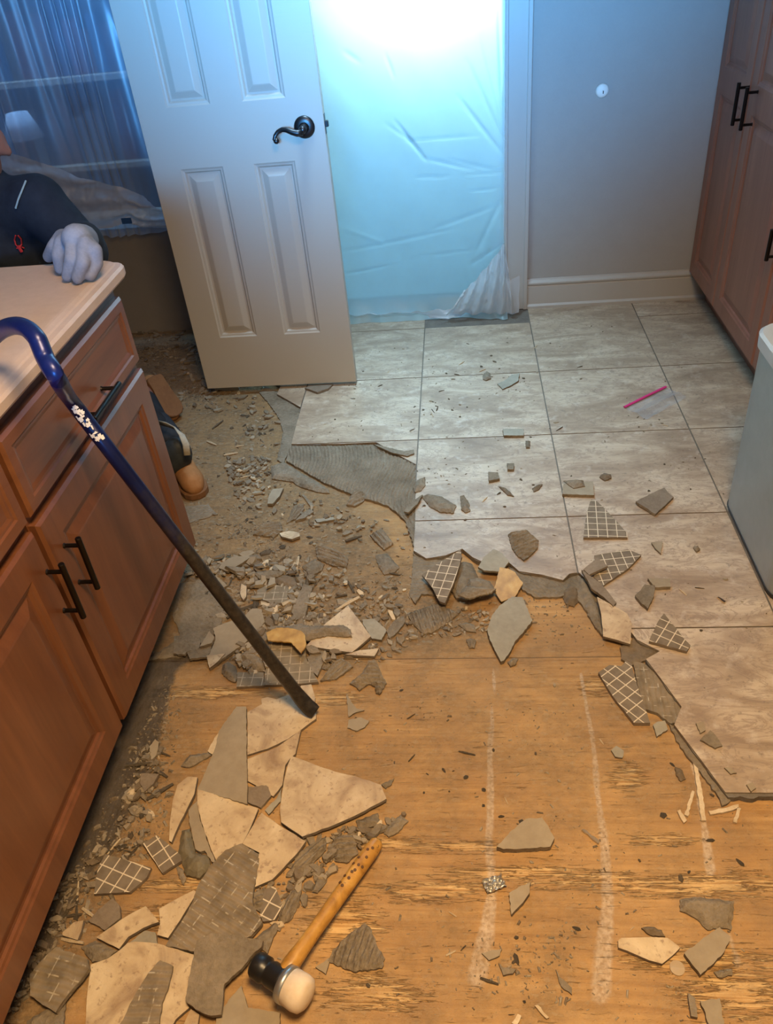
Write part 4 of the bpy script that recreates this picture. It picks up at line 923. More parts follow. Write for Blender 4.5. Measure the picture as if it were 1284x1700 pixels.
rubble('mortar_rubble', 'broken grey brown mortar flakes heaped over the floor along the cabinet', [
 ([(300, 960), (345, 930), (420, 925), (520, 950), (520, 1010), (560, 1060), (560, 1110), (420, 1130), (380, 1080), (440, 1010), (400, 960)], 520, .007, .030, .014),
 ([(440, 960), (560, 950), (660, 990), (680, 1040), (600, 1030), (520, 1040), (450, 1030)], 170, .005, .020, .005),
 ([(370, 760), (450, 760), (470, 820), (600, 850), (640, 880), (600, 900), (480, 860), (400, 850)], 230, .005, .022, .007),
 ([(320, 850), (700, 860), (690, 1000), (460, 1000), (320, 950)], 170, .004, .014, .002),
 ([(215, 540), (340, 545), (360, 650), (460, 650), (470, 760), (400, 720), (250, 640)], 330, .006, .026, .004),
 ([(236, 1230), (278, 1240), (262, 1330), (245, 1400), (150, 1480), (60, 1640), (0, 1720), (100, 1470), (190, 1380)], 230, .004, .020, .006),
 ([(560, 1110), (680, 1030), (760, 1010), (840, 1010), (820, 1050), (700, 1060), (600, 1120)], 110, .005, .018, .003),
 ([(380, 1390), (560, 1380), (680, 1350), (560, 1440), (450, 1560), (420, 1540)], 130, .006, .022, .006)], [M_MORT, M_SLAB, M_MORTD, M_STICK], 9)


# ================================================================ FURNITURE
def paneled(w, h, t, panels, prof, edge=.004, back=True):
    """slab in local x (0..w), z (0..h), front at y = 0 facing -y, thickness t; panels = rectangles lofted with prof [(inset, depth), ...]"""
    bm = bmesh.new()
    xs = sorted({edge, w-edge, *[p[0] for p in panels], *[p[2] for p in panels]}); zs = sorted({edge, h-edge, *[p[1] for p in panels], *[p[3] for p in panels]})
    vc = {}
    def V(x, y, z):
        k = (round(x, 5), round(y, 5), round(z, 5))
        if k not in vc: vc[k] = bm.verts.new(k)
        return vc[k]
    def quad(a, b, c, d):
        try: bm.faces.new((V(*a), V(*b), V(*c), V(*d)))
        except ValueError: pass
    for x0, x1 in zip(xs, xs[1:]):
        for z0, z1 in zip(zs, zs[1:]):
            cx, cz = (x0+x1)/2, (z0+z1)/2
            if any(p[0] < cx < p[2] and p[1] < cz < p[3] for p in panels): continue
            quad((x0, 0, z0), (x1, 0, z0), (x1, 0, z1), (x0, 0, z1))
    for p in panels:
        # outer ring follows the grid points so the mesh stays closed
        last = (0, 0)
        for ins, dep in prof:
            a0, a1 = last; X0, Z0, X1, Z1 = p[0]+a0, p[1]+a0, p[2]-a0, p[3]-a0; x0, z0, x1, z1 = p[0]+ins, p[1]+ins, p[2]-ins, p[3]-ins
            quad((X0, a1, Z0), (X1, a1, Z0), (x1, dep, z0), (x0, dep, z0)); quad((X1, a1, Z0), (X1, a1, Z1), (x1, dep, z1), (x1, dep, z0))
            quad((X1, a1, Z1), (X0, a1, Z1), (x0, dep, z1), (x1, dep, z1)); quad((X0, a1, Z1), (X0, a1, Z0), (x0, dep, z0), (x0, dep, z1))
            last = (ins, dep)
        quad((x0, last[1], z0), (x1, last[1], z0), (x1, last[1], z1), (x0, last[1], z1))
    # edges
    e = edge; F = [(e, 0, e), (w-e, 0, e), (w-e, 0, h-e), (e, 0, h-e)]; M_ = [(0, e, 0), (w, e, 0), (w, e, h), (0, e, h)]; Bk = [(0, t, 0), (w, t, 0), (w, t, h), (0, t, h)]
    for i in range(4):
        j = (i+1) % 4; quad(F[i], F[j], M_[j], M_[i]); quad(M_[i], M_[j], Bk[j], Bk[i])
    quad(*Bk)
    return bm
def place(bm, M_): bmesh.ops.transform(bm, matrix=M_, verts=bm.verts)
# front that faces +x: local x -> +y, local -y -> +x
def face_px(x, y, z): return Matrix(((0, -1, 0, x), (1, 0, 0, y), (0, 0, 1, z), (0, 0, 0, 1)))
# front that faces -x: local x -> -y, local -y -> -x
def face_nx(x, y, z): return Matrix(((0, 1, 0, x), (-1, 0, 0, y), (0, 0, 1, z), (0, 0, 0, 1)))
PROF = [(.004, .003), (.010, .0045), (.014, .009), (.020, .009), (.042, .002), (.046, .0012)]
DRPROF = [(.004, .003), (.009, .0035), (.016, .006), (.020, .006)]
def pull(name, p0, p1, off, parent, r=.006, post=.72):
    """bar pull from p0 to p1 with two posts running along off"""
    bm = bmesh.new(); p0 = Vector(p0); p1 = Vector(p1); off = Vector(off)
    tube(bm, [p0, p0.lerp(p1, .01), p0.lerp(p1, .99), p1], [r*.85, r, r, r*.85], 14)
    for k in ((1-post)/2, 1-(1-post)/2): q = p0.lerp(p1, k); tube(bm, [q, q+off*.9, q+off], [r*.72, r*.72, r*.95], 10)
    return obj(name, bm, M_BRONZE, parent, smooth=False)
XF = -.600; YE = -1.105
def base_unit(y1, y0, label, end=False, hy=0, dhy=None):
    root = empty('base_cabinet', (-.90, (y0+y1)/2, WZ)); tag(root, label, 'cabinet', None)
    ly = root.location
    def P(name, bm, m, par=root, lab=None):
        o = obj(name, bm, m, None); o.data.transform(Matrix.Translation(-ly)) if par is root else None
        o.parent = par; return o
    bm = bmesh.new(); box(bm, -1.20, y0, .095, XF-.022, y1, .862, bev=.001)
    box(bm, -1.20, y0, WZ+.001, -.68, y1, .095)
    P('carcass', bm, M_CAB)
    w = y1-y0
    bm = bmesh.new(); box(bm, XF-.022, y0, .10, XF-.019, y1, .862)
    P('face_frame', bm, M_CAB)
    g = .004
    bm = paneled(w-2*g-.003, .548, .019, [(.062, .062, w-2*g-.065, .486)], PROF, .006); place(bm, face_px(XF, y0+g, .100)); d = P('door', bm, M_CAB)
    bm = paneled(w-2*g-.003, .160, .019, [(.026, .026, w-2*g-.029, .134)], DRPROF, .006); place(bm, face_px(XF, y0+g, .668)); dr = P('drawer', bm, M_CABH)
    return root, d, dr
def into(o, par):  # put world-space mesh under a part whose world offset is the thing's location
    o.data.transform(Matrix.Translation(-par.parent.location)); o.parent = par
r1, d1, dr1 = base_unit(YE, -1.724, 'cherry wood base cabinet at the far end of the counter, with drawer and door')
r2, d2, dr2 = base_unit(-1.728, -2.345, 'cherry wood base cabinet in the foreground at the left edge of the photo')
r3, d3, dr3 = base_unit(-2.349, -2.96, 'cherry wood base cabinet nearest the camera, below the bottom left corner')
XH = XF+.033
q0, q1 = at(129, 893, X=XH), at(163, 976, X=XH)
into(pull('door_handle', (XH, q0.y, q0.z), (XH, q0.y-.004, q1.z), (-.033, 0, 0), None), d1)
q0, q1 = at(101, 936, X=XH), at(136, 1031, X=XH)
into(pull('door_handle', (XH, q0.y, q0.z), (XH, q0.y-.004, q1.z), (-.033, 0, 0), None), d2)
q0, q1 = at(191, 614, X=XH), at(148, 672, X=XH)
into(pull('drawer_handle', (XH, q0.y, .716), (XH, q1.y, .716), (-.033, 0, 0), None), dr1)
into(pull('drawer_handle', (XH, -1.93, .75), (XH, -2.10, .75), (-.033, 0, 0), None), dr2)
into(pull('door_handle', (XH, -2.42, .55), (XH, -2.42, .41), (-.033, 0, 0), None), d3)
# countertop with a bevelled step along the edge
prof = [(-1.24, .862), (-.590, .862), (-.584, .866), (-.580, .872), (-.580, .888), (-.585, .8935), (-.597, .8945), (-.601, .8965), (-.612, .899), (-.618, .8995), (-1.24, .8995)]
bm = bmesh.new()
def crow(y, sh): return [bm.verts.new((max(x, -1.24) - (sh if x > -1 else -sh), y, z)) for x, z in prof]
rows = [crow(-3.1, 0), crow(-1.105, 0), crow(-1.088, .004), crow(-1.080, .014)]
for A, B in zip(rows, rows[1:]):
    for i in range(len(prof)): j = (i+1) % len(prof); bm.faces.new((A[i], A[j], B[j], B[i]))
bm.faces.new(rows[0]); bm.faces.new(rows[-1][::-1])
tag(obj('countertop', bm, M_COUNTER), 'beige laminate countertop at the left on which the gloved hand rests', 'countertop')

# tall cabinet at the right
XR = 1.145
tall = empty('tall_cabinet', (1.4, .15, 0)); tag(tall, 'reddish wood tall pantry cabinet in the back right corner with two doors', 'cabinet')
def TP(name, bm, m, par=tall): o = obj(name, bm, m); o.data.transform(Matrix.Translation(-tall.location)); o.parent = par; return o
bm = bmesh.new(); box(bm, XR+.021, -.262, .112, 1.76, YW-.004, 2.3, bev=.001); box(bm, XR+.08, -.262, .001, 1.76, YW-.03, .112); TP('carcass', bm, M_CABR)
for (ya, yb, hp) in ((.612, .238, [(1228, 137), (1218, 210)]), (.232, -.262, [(1242, 145), (1230, 217)])):
    w_ = ya-yb; h_ = 2.1
    bm = paneled(w_, h_, .019, [(.06, .062, w_-.06, .70), (.06, .79, w_-.06, 2.04)], PROF, .006); place(bm, face_nx(XR, ya, .122)); d = TP('door', bm, M_CABR)
    q0, q1 = at(*hp[0], X=XR-.035), at(*hp[1], X=XR-.035)
    h = pull('door_handle', (XR-.035, q0.y, q0.z), (XR-.035, q0.y, q1.z), (.035, 0, 0), None, .0065, .75); h.data.transform(Matrix.Translation(-tall.location)); h.parent = d
bc = empty('base_cabinet', (1.45, -.6, 0)); tag(bc, 'reddish wood cabinet behind the steel bin with a black pull', 'cabinet')
bm = bmesh.new(); box(bm, XR+.021, -.836, .112, 1.76, -.268, .86, bev=.001); box(bm, XR+.08, -.836, .001, 1.76, -.268, .112); o = obj('carcass', bm, M_CABR); o.data.transform(Matrix.Translation(-bc.location)); o.parent = bc
bm = paneled(.56, .72, .019, [(.06, .062, .50, .66)], PROF, .006); place(bm, face_nx(XR, -.272, .125)); d = obj('door', bm, M_CABR); d.data.transform(Matrix.Translation(-bc.location)); d.parent = bc
q0, q1 = at(1281, 392, X=XR-.035), at(1276, 437, X=XR-.035)
h = pull('door_handle', (XR-.035, q0.y, .60), (XR-.035, q0.y, q1.z), (.035, 0, 0), None, .0065, .75); h.data.transform(Matrix.Translation(-bc.location)); h.parent = d
bm = bmesh.new(); box(bm, 1.11, -.84, .861, 1.77, -.268, .90, bev=.006); tag(obj('countertop', bm, M_COUNTER), 'short beige countertop on the cabinet behind the steel bin', 'countertop')

# ---------------------------------------------------------------- white six panel door
DX0, DX1, DY = -.859, -.256, -.040
door = empty('door', (DX0, DY, 0)); tag(door, 'white six-panel interior door standing open left of the plastic-covered doorway', 'door')
pn = []
for (a, b) in ((.099, .245), (.350, .490)):
    for (c, d_) in ((.215, .825), (1.012, 1.60), (1.70, 1.93)): pn.append((a, c, b, d_))
bm = paneled(DX1-DX0, 2.01, .035, pn, [(.005, .003), (.011, .004), (.016, .011), (.022, .011), (.040, .003), (.044, .002)], .0015)
bmesh.ops.translate(bm, verts=bm.verts, vec=(0, -.0, .016)); o = obj('door_slab', bm, M_DOOR, door)
lz = .925
rose = Vector((at(505, 212, Y=DY-.01).x-DX0, 0, at(505, 212, Y=DY-.01).z))
hb = bmesh.new(); R90 = Matrix.Rotation(PI/2, 4, 'X')
tube(hb, [rose+Vector((0, 0, 0)), rose+Vector((0, -.003, 0)), rose+Vector((0, -.007, 0)), rose+Vector((0, -.010, 0))], [.034, .034, .030, .020], 32)
tube(hb, [rose+Vector((0, -.008, 0)), rose+Vector((0, -.018, 0)), rose+Vector((0, -.045, 0)), rose+Vector((0, -.052, 0))], [.017, .0125, .0125, .009], 20)
lev = obj('lever_handle', hb, M_IRON, door, smooth=True)
hb = bmesh.new(); q = [(0.0, -.006), (-.018, -.007), (-.034, -.002), (-.050, .005), (-.066, .006), (-.080, .000), (-.090, -.010), (-.094, -.020), (-.089, -.026)]
tube(hb, [rose+Vector((x, -.047-.003*math.sin(i), z)) for i, (x, z) in enumerate(q)], [.011, .0105, .0095, .0085, .0075, .007, .0065, .0062, .005], 14, [1, 1, .9, .85, .8, .8, .85, 1, 1])
ellipsoid(hb, rose+Vector((-.088, -.050, -.0245)), (.0092, .009, .0092))
obj('lever', hb, M_IRON, lev, smooth=True)
hb = bmesh.new(); q = at(541, 205, Y=DY+.017); box(hb, DX1-DX0-.001, .010, q.z-.0095, DX1-DX0+.011, .026, q.z+.0095, bev=.002)
obj('latch_bolt', hb, M_IRON, door)
hb = bmesh.new(); box(hb, DX1-DX0-.0008, .006, q.z-.03, DX1-DX0+.0012, .030, q.z+.03, bev=.0005); obj('latch_plate', hb, M_IRON, door)
for z in (.22, 1.02, 1.8):
    hb = bmesh.new(); bar(hb, (-.004, .035, z-.045), (-.004, .035, z+.045), .006); obj('hinge', hb, M_IRON, door)

# wall bumper (door stop) on the back wall
q = at(1000, 150, Y=YW); hb = bmesh.new()
tube(hb, [(q.x, YW, q.z), (q.x, YW-.006, q.z), (q.x, YW-.013, q.z), (q.x, YW-.016, q.z)], [.0245, .0245, .021, .012], 32)
st = obj('wall_bumper', hb, mat('bumper_white', (.80, .80, .74), .45), smooth=True); tag(st, 'round white door bumper stuck on the back wall right of the doorway', 'door stop')
hb = bmesh.new(); box(hb, q.x+.001, YW-.018, q.z-.009, q.x+.004, YW-.014, q.z+.001); obj('notch', hb, M_BLACK, st)

# ---------------------------------------------------------------- stainless bin at the right edge
bin_ = empty('trash_bin', (1.10, -1.08, 0)); tag(bin_, 'brushed stainless steel bin cut by the right edge of the photo', 'bin')
def rrect(x0, y0, x1, y1, r, n=8):
    o = []
    for cx, cy, a0 in ((x1-r, y1-r, 0), (x0+r, y1-r, 90), (x0+r, y0+r, 180), (x1-r, y0+r, 270)):
        for k in range(n+1): a = math.radians(a0+90*k/n); o.append((cx+r*math.cos(a), cy+r*math.sin(a)))
    return o
def loft(bm, secs, cap=True):
    R_ = [[bm.verts.new((x, y, z)) for x, y in ring] for z, ring in secs]
    for A, B in zip(R_, R_[1:]):
        for i in range(len(A)): j = (i+1) % len(A); bm.faces.new((A[i], A[j], B[j], B[i]))
    if cap: bm.faces.new(R_[0][::-1]); bm.faces.new(R_[-1])
def bsec(z, e=0, r=.07): return (z, rrect(-.185+e, -.235+e, .185-e, .235-e, r))
bm = bmesh.new(); loft(bm, [bsec(.012, .004), bsec(.016, .0), bsec(.515, -.004)]); obj('body', bm, M_STEEL, bin_, smooth=False)
bm = bmesh.new(); loft(bm, [bsec(.0, .002), bsec(.016, -.002)]); obj('base_ring', bm, M_BLACK, bin_)
bm = bmesh.new()
R_ = [[bm.verts.new((x, y, z)) for x, y in ring] for z, ring in [bsec(.512, -.004), bsec(.512, -.010), bsec(.545, -.012), bsec(.552, -.006), bsec(.552, .012), bsec(.535, .018), bsec(.50, .02)]]
for A, B in zip(R_, R_[1:]):
    for i in range(len(A)): j = (i+1) % len(A); bm.faces.new((A[i], A[j], B[j], B[i]))
obj('rim', bm, M_RIM, bin_)
bm = bmesh.new(); loft(bm, [bsec(.516, .02), bsec(.53, .022)]); obj('inner_lid', bm, M_BLACK, bin_)

# ---------------------------------------------------------------- pry bar
bar_ = empty('pry_bar', (-.203, -1.62, -.006)); tag(bar_, 'blue painted wrecking bar with a hooked top leaning on the countertop', 'pry bar')
tip = at(524, 1183, Z=.004)
XE = -.565
pA = at(492, 1150, Z=.052)
ctr = [((150, 722), None), ((95, 637), None)]
# straight shank runs from the tip to where it passes the counter edge
E1 = at(116, 662, X=-.545)
top = E1
shank = [pA.lerp(E1, t) for t in np.linspace(0, 1, 9)]
def ln_depth(p): return (Vector(p)-CAM).dot(CF)
dirn = (E1-pA).normalized()
# bent upper part, all in the vertical plane of the bar
hk = []
xs_ = [(96, 630), (76, 596), (66, 572), (60, 560), (44, 545), (22, 541), (-2, 551), (-26, 575), (-40, 600)]
hz = [.956, .985, 1.003, 1.012, 1.020, 1.012, .985, .948, .915]
yy = E1.y
for (u, v), z in zip(xs_, hz):
    q = at(u, v, Z=z); hk.append(q)
path = [tip]+[pA]+shank[1:]+hk
tip2 = tip.lerp(pA, .45)+Vector((0, 0, -.008)); path.insert(1, tip2)
rad = [.004, .008, .012]+[.0142]*(len(shank)-1)+[.0135, .0135, .0135, .0135, .013, .0125, .012, .009, .004]
s2 = [4.0, 2.3, 1.35]+[1]*(len(shank)-1)+[1, 1, 1, 1, 1.05, 1.1, 1.3, 1.8, 2.4]
def smooth_path(P, R_, S2, n=4):
    out, ro, so = [], [], []
    for i in range(len(P)-1):
        p0, p1, p2, p3 = P[max(i-1, 0)], P[i], P[i+1], P[min(i+2, len(P)-1)]
        for k in range(n):
            t = k/n; t2 = t*t; t3 = t2*t
            out.append(.5*((2*p1)+(p2-p0)*t+(2*p0-5*p1+4*p2-p3)*t2+(3*p1-p0-3*p2+p3)*t3)); ro.append(R_[i]+(R_[i+1]-R_[i])*t); so.append(S2[i]+(S2[i+1]-S2[i])*t)
    return out+[P[-1]], ro+[R_[-1]], so+[S2[-1]]
def m_bar():
    m = mat('bar_paint', (.01, .03, .25), .32, .3); s = NT(m); co = s.coord(); x, y, z = s.sep(co)
    f = s.math('ADD', z, s.math('MULTIPLY', s.math('SUBTRACT', s.noise(co, 22, 5, .7), .5), .30))
    blue = s.ramp(s.noise(co, 8), [(.3, (.006, .010, .055)), (.7, (.010, .022, .14))]); dark = s.ramp(s.noise(co, 60, 5, .7), [(.35, (.020, .018, .017)), (.7, (.062, .052, .044))])
    s.base(s.mix(s.ramp(f, [(.46, 0), (.64, 1)]), dark, blue)); s.bump(s.noise(co, 90, 4), .25, .001); return m
P_, R2, S2_ = smooth_path(path, rad, s2)
L0 = Vector(bar_.location)
bm = bmesh.new(); tube(bm, [p-L0 for p in P_], R2, 10, S2_, n0=tuple(-CF)); shaft = obj('shaft', bm, m_bar(), bar_, smooth=True)
# remains of the white sticker on the shank
wl = mat('label_white', (.8, .78, .74), .6); bm = bmesh.new(); rr = random.Random(4)
side = dirn.cross(CF).normalized(); up = side.cross(dirn).normalized()
if up.dot(CAM-E1) < 0: up = -up
S0, S1 = at(122, 672, X=-.545), at(160, 735, X=-.515)
def on_bar(u, v):
    # closest point of the shank axis to the sight line through the pixel
    d = (CF+CR*((u-642)/FP)-CU*((v-850)/FP)).normalized(); w0 = pA-CAM; b = dirn.dot(d); den = 1-b*b
    t = (b*d.dot(w0)-dirn.dot(w0))/den; return pA+dirn*t
T0, T1 = on_bar(124, 672), on_bar(159, 734)
for i in range(42):
    t = rr.random(); c = T0.lerp(T1, t); a = rr.uniform(-.5, .5)+.12*math.sin(t*25); e = rr.uniform(.0012, .0042); l = rr.uniform(.002, .007)
    vs = []
    for s_, a_ in ((-1, -1), (-1, 1), (1, 1), (1, -1)):
        ang = a+a_*e/.0135*.8+rr.uniform(-.1, .1); r_ = .0145
        vs.append(bm.verts.new(c+dirn*(s_*l*.6)+(up*math.cos(ang)+side*math.sin(ang))*r_-L0))
    bm.faces.new(vs)
obj('sticker_remains', bm, wl, bar_)

# ---------------------------------------------------------------- hammer
ham = empty('hammer', (-.10, -2.07, WZ)); tag(ham, 'wooden-handled mallet with a black head and pale face lying on the plywood', 'hammer')
H0 = Vector(ham.location)
ea = at(628, 1396, Z=.008); eb = at(484, 1600, Z=.030); ec = at(462, 1634, Z=.030)
def m_handle():
    m = mat('handle_wood', (.55, .28, .08), .35); s = NT(m); co = s.coord()
    c = s.ramp(s.noise(co, 26, 5, .6, .8), [(.3, (.30, .14, .025)), (.55, (.50, .26, .055)), (.75, (.60, .36, .10))])
    c = s.mix(s.ramp(s.noise(co, 120, 3, .7), [(.27, .8), (.36, 0)]), c, (.09, .04, .015)); s.base(c); return m
MH = m_handle(); hp = [ea.lerp(eb, t) for t in (0, .02, .08, .25, .42, .58, .74, .88, 1)]+[ec]
bm = bmesh.new(); tube(bm, [p-H0 for p in hp], [.009, .0135, .0155, .0150, .0145, .0140, .0132, .0140, .016, .015], 20, [1, 1, 1, 1, 1, 1, 1, 1, 1, .9], n0=(0, 0, 1))
hd = obj('handle', bm, MH, ham, smooth=True)
# grip dimples: dark round holes in the upper surface of the handle
hdv = (eb-ea).normalized(); hs = hdv.cross(Vector((0, 0, 1))).normalized(); hu = hs.cross(hdv).normalized(); hu = hu if hu.z > 0 else -hu
DIM = mat('grip_hole', (.10, .045, .015), .6); k_ = 0
ends = [(609, 1424), (596, 1424), (602, 1440), (611, 1411), (590, 1447), (585, 1433), (580, 1461), (572, 1455), (585, 1450), (569, 1474), (563, 1466), (596, 1438), (619, 1408)]
for (u, v) in ends:
    c = at(u, v, Z=.024); t = (c-ea).dot(hdv); off = max(-.0095, min(.0095, (c-ea).dot(hs))); ang = math.asin(off/.0155)
    nrm = hu*math.cos(ang)+hs*math.sin(ang); p = ea+hdv*t+nrm*.0149
    bm = bmesh.new(); tube(bm, [p+nrm*.0016-H0, p+nrm*.0012-H0, p-nrm*.001-H0], [.0022, .0030, .0030], 12); obj('grip_hole', bm, DIM, hd)
ha, hb_ = at(424, 1598, Z=.030), at(452, 1617, Z=.030)
hdir = (at(505, 1655, Z=.032)-at(424, 1601, Z=.032)); hdir.z = 0; hdir.normalize()
c0 = at(427, 1602, Z=.026)
def hpnt(t, z=.026): p = c0+hdir*t; return Vector((p.x, p.y, z+.004*t/.1))-H0
bm = bmesh.new()
tube(bm, [hpnt(-.004), hpnt(0), hpnt(.020), hpnt(.023), hpnt(.027), hpnt(.031), hpnt(.052), hpnt(.062)], [.020, .0225, .0225, .0195, .0195, .0215, .0215, .026], 28)
obj('head', bm, mat('head_black', (.018, .017, .017), .35, .3), ham, smooth=True)
bm = bmesh.new(); tube(bm, [hpnt(.060), hpnt(.0605), hpnt(.0725), hpnt(.073)], [.027, .0315, .0315, .029], 32); obj('band', bm, mat('band_steel', (.45, .45, .44), .35, .8), ham, smooth=True)
bm = bmesh.new(); tube(bm, [hpnt(.072), hpnt(.073), hpnt(.094), hpnt(.104), hpnt(.110), hpnt(.113)], [.028, .030, .031, .029, .022, .008], 32)
obj('mallet_face', bm, m_rough('pale_face', (.60, .46, .32), (.74, .61, .46), 25, .2, .6), ham, smooth=True)

# ---------------------------------------------------------------- zip bag on the tiles
bag = empty('zip_bag', (.86, -.28, 0)); tag(bag, 'empty clear plastic zip bag with a pink seal on the tiles', 'bag')
B0 = Vector(bag.location); c4 = [at(u, v, Z=.003) for u, v in ((1037, 677), (1106, 643), (1141, 660), (1074, 697))]
bm = bmesh.new(); n = 16; G = [[None]*(n+1) for _ in range(n+1)]
for i in range(n+1):
    for j in range(n+1):
        s_, t_ = i/n, j/n; p = (c4[0]*(1-s_)+c4[1]*s_)*(1-t_)+(c4[3]*(1-s_)+c4[2]*s_)*t_
        z = .003+.004*abs(noise.noise(Vector((s_*3, t_*6, 1))))+.006*math.exp(-((t_-.55-.1*s_)/.12)**2)
        G[i][j] = bm.verts.new((p.x-B0.x, p.y-B0.y, z))
for i in range(n):
    for j in range(n): bm.faces.new((G[i][j], G[i+1][j], G[i+1][j+1], G[i][j+1]))
obj('bag_film', bm, M_BAG, bag, smooth=True)
bm = bmesh.new(); a, b = c4[0]-B0, c4[1]-B0; a.z = b.z = .006; tube(bm, [a, a.lerp(b, .5)+Vector((0, 0, .001)), b], [.0028]*3, 8, [2.]*3, n0=(0, 0, 1)); obj('seal', bm, mat('pink_seal', (.55, .03, .16), .4), bag)

# crumpled foil and a small clear disc on the plywood
c = at(821, 1467, Z=WZ+.006); bm = bmesh.new(); n = 14; G = []
for i in range(n+1):
    G.append([bm.verts.new(((i/n-.5)*.040, (j/n-.5)*.026, .006+.010*noise.noise(Vector((i*.45, j*.45, 3)))+.004*noise.noise(Vector((i*1.1, j*1.3, 7))))) for j in range(n+1)])
for i in range(n):
    for j in range(n): bm.faces.new((G[i][j], G[i+1][j], G[i+1][j+1], G[i][j+1]))
fo = obj('foil_scrap', bm, mat('foil', (.62, .60, .56), .3, .9)); fo.location = (c.x, c.y, WZ+.001); fo.rotation_euler = (0, 0, .4)
tag(fo, 'crumpled silvery foil scrap on the left pale stripe of the plywood', 'foil')
c = at(1125, 1607, Z=WZ+.002); bm = bmesh.new(); tube(bm, [(0, 0, 0), (0, 0, .0022), (0, 0, .003), (0, 0, .0022), (0, 0, .0021)], [.0125, .0125, .0115, .010, .0005], 28)
dc = obj('plastic_disc', bm, mat('disc_clear', (.40, .30, .19), .25)); dc.location = (c.x, c.y, WZ+.0005)
tag(dc, 'small round translucent disc below the boat-shaped tile shard', 'disc')

# ================================================================ PLASTIC SHEETS
def crease(x, z, segs):
    """sum of soft ridges along segments given in (x, z)"""
    h = 0
    for (x0, z0, x1, z1, a, w_) in segs:
        dx, dz = x1-x0, z1-z0; t = max(0, min(1, ((x-x0)*dx+(z-z0)*dz)/(dx*dx+dz*dz))); d = math.hypot(x-x0-t*dx, z-z0-t*dz)
        h += .5*a*math.exp(-(d/w_)**2)*math.sin(PI*min(max(t, .03), .97))**.5
    return h
def pz(u, v, Y=.60): q = at(u, v, Y=Y); return q.x, q.z
segs = []
for (p, q, a, w_) in [((760, 160), (834, 256), .014, .007), ((775, 100), (834, 232), .012, .008), ((800, 60), (835, 205), .010, .007), ((828, 20), (833, 160), .012, .006),
                      ((655, 200), (706, 262), .012, .006), ((672, 225), (712, 272), .009, .005), ((640, 205), (690, 240), .008, .006), ((670, 235), (800, 225), .006, .005), ((700, 262), (795, 284), .010, .006), ((745, 265), (832, 285), .008, .006),
                      ((690, 295), (745, 293), .008, .004), ((775, 290), (832, 287), .007, .005), ((780, 318), (830, 312), .006, .004), ((710, 385), (830, 340), .006, .008), ((572, 418), (760, 380), .006, .006),
                      ((575, 455), (650, 440), .007, .005), ((720, 425), (790, 415), .006, .004), ((640, 90), (655, 130), .008, .006), ((570, 85), (600, 105), .008, .008), ((790, 420), (834, 330), .009, .01), ((780, 440), (836, 400), .010, .008), ((575, 380), (640, 405), -.005, .008)]:
    segs.append((*pz(*p), *pz(*q), a, w_))
sheet = empty('plastic_sheet', (0, .6, 0)); tag(sheet, 'milky plastic dust sheet covering the bright doorway', 'plastic sheet')
bm = bmesh.new(); nx, nz = 170, 300; x0, x1, z1 = -.52, .350, 2.08; G = []
for j in range(nz+1):
    row = []; z = z1*(j/nz)**1.25 if False else z1*j/nz
    for i in range(nx+1):
        x = x0+(x1-x0)*i/nx; y = YW-.024
        y -= crease(x, z, segs) if z < 1.5 else 0
        y += .008*noise.noise(Vector((x*2.2, z*1.6, 3)))+.003*noise.noise(Vector((x*9+z*5, z*4, 8)))
        hem = .055
        if z < .10: k = (1-z/.10); y -= .055*k**1.5+.012*k*noise.noise(Vector((x*14, z*10, 2)))
        fl = max(0, (x-.16)/.19)*max(0, 1-z/.36)         # flared bunch at the lower right
        y -= .05*fl+fl*.006*math.sin((x*3+z*.9)*40)+.012*fl*noise.noise(Vector((x*30, z*20, 1)))
        row.append(bm.verts.new((x+.015*fl, min(y, YW-.008)-.6, z+.002)))
    G.append(row)
for j in range(nz):
    for i in range(nx): bm.faces.new((G[j][i], G[j][i+1], G[j+1][i+1], G[j+1][i]))
obj('sheet', bm, M_FILMD, sheet, smooth=True)
# crumpled clear hem lying on the tiles
bm = bmesh.new(); edge_px = [(575, 519), (640, 520), (690, 522), (715, 529), (745, 530), (770, 525), (790, 519), (820, 523), (862, 522)]
nu = 90; nv = 14; G = []
for i in range(nu+1):
    t = i/nu*(len(edge_px)-1); k = min(int(t), len(edge_px)-2); f = t-k; u = edge_px[k][0]*(1-f)+edge_px[k+1][0]*f; v = edge_px[k][1]*(1-f)+edge_px[k+1][1]*f
    o_ = at(u, v, Z=.004); row = []
    for j in range(nv+1):
        s_ = j/nv; x = o_.x; y = o_.y*(1-s_)+(YW-.07)*s_; right = max(0, (x-.18)/.17)
        z = .004+.018*abs(noise.noise(Vector((x*13, s_*3, 5))))*(1-.3*s_)+.008*max(0, math.sin(x*60+s_*4))*s_+.03*s_**2+right*.10*s_**1.4
        row.append(bm.verts.new((x+.006*noise.noise(Vector((x*20, s_*4, 9))), y-.6, z)))
    G.append(row)
for i in range(nu):
    for j in range(nv): bm.faces.new((G[i][j], G[i+1][j], G[i+1][j+1], G[i][j+1]))
obj('crumpled_hem', bm, M_FILMB, sheet, smooth=True)

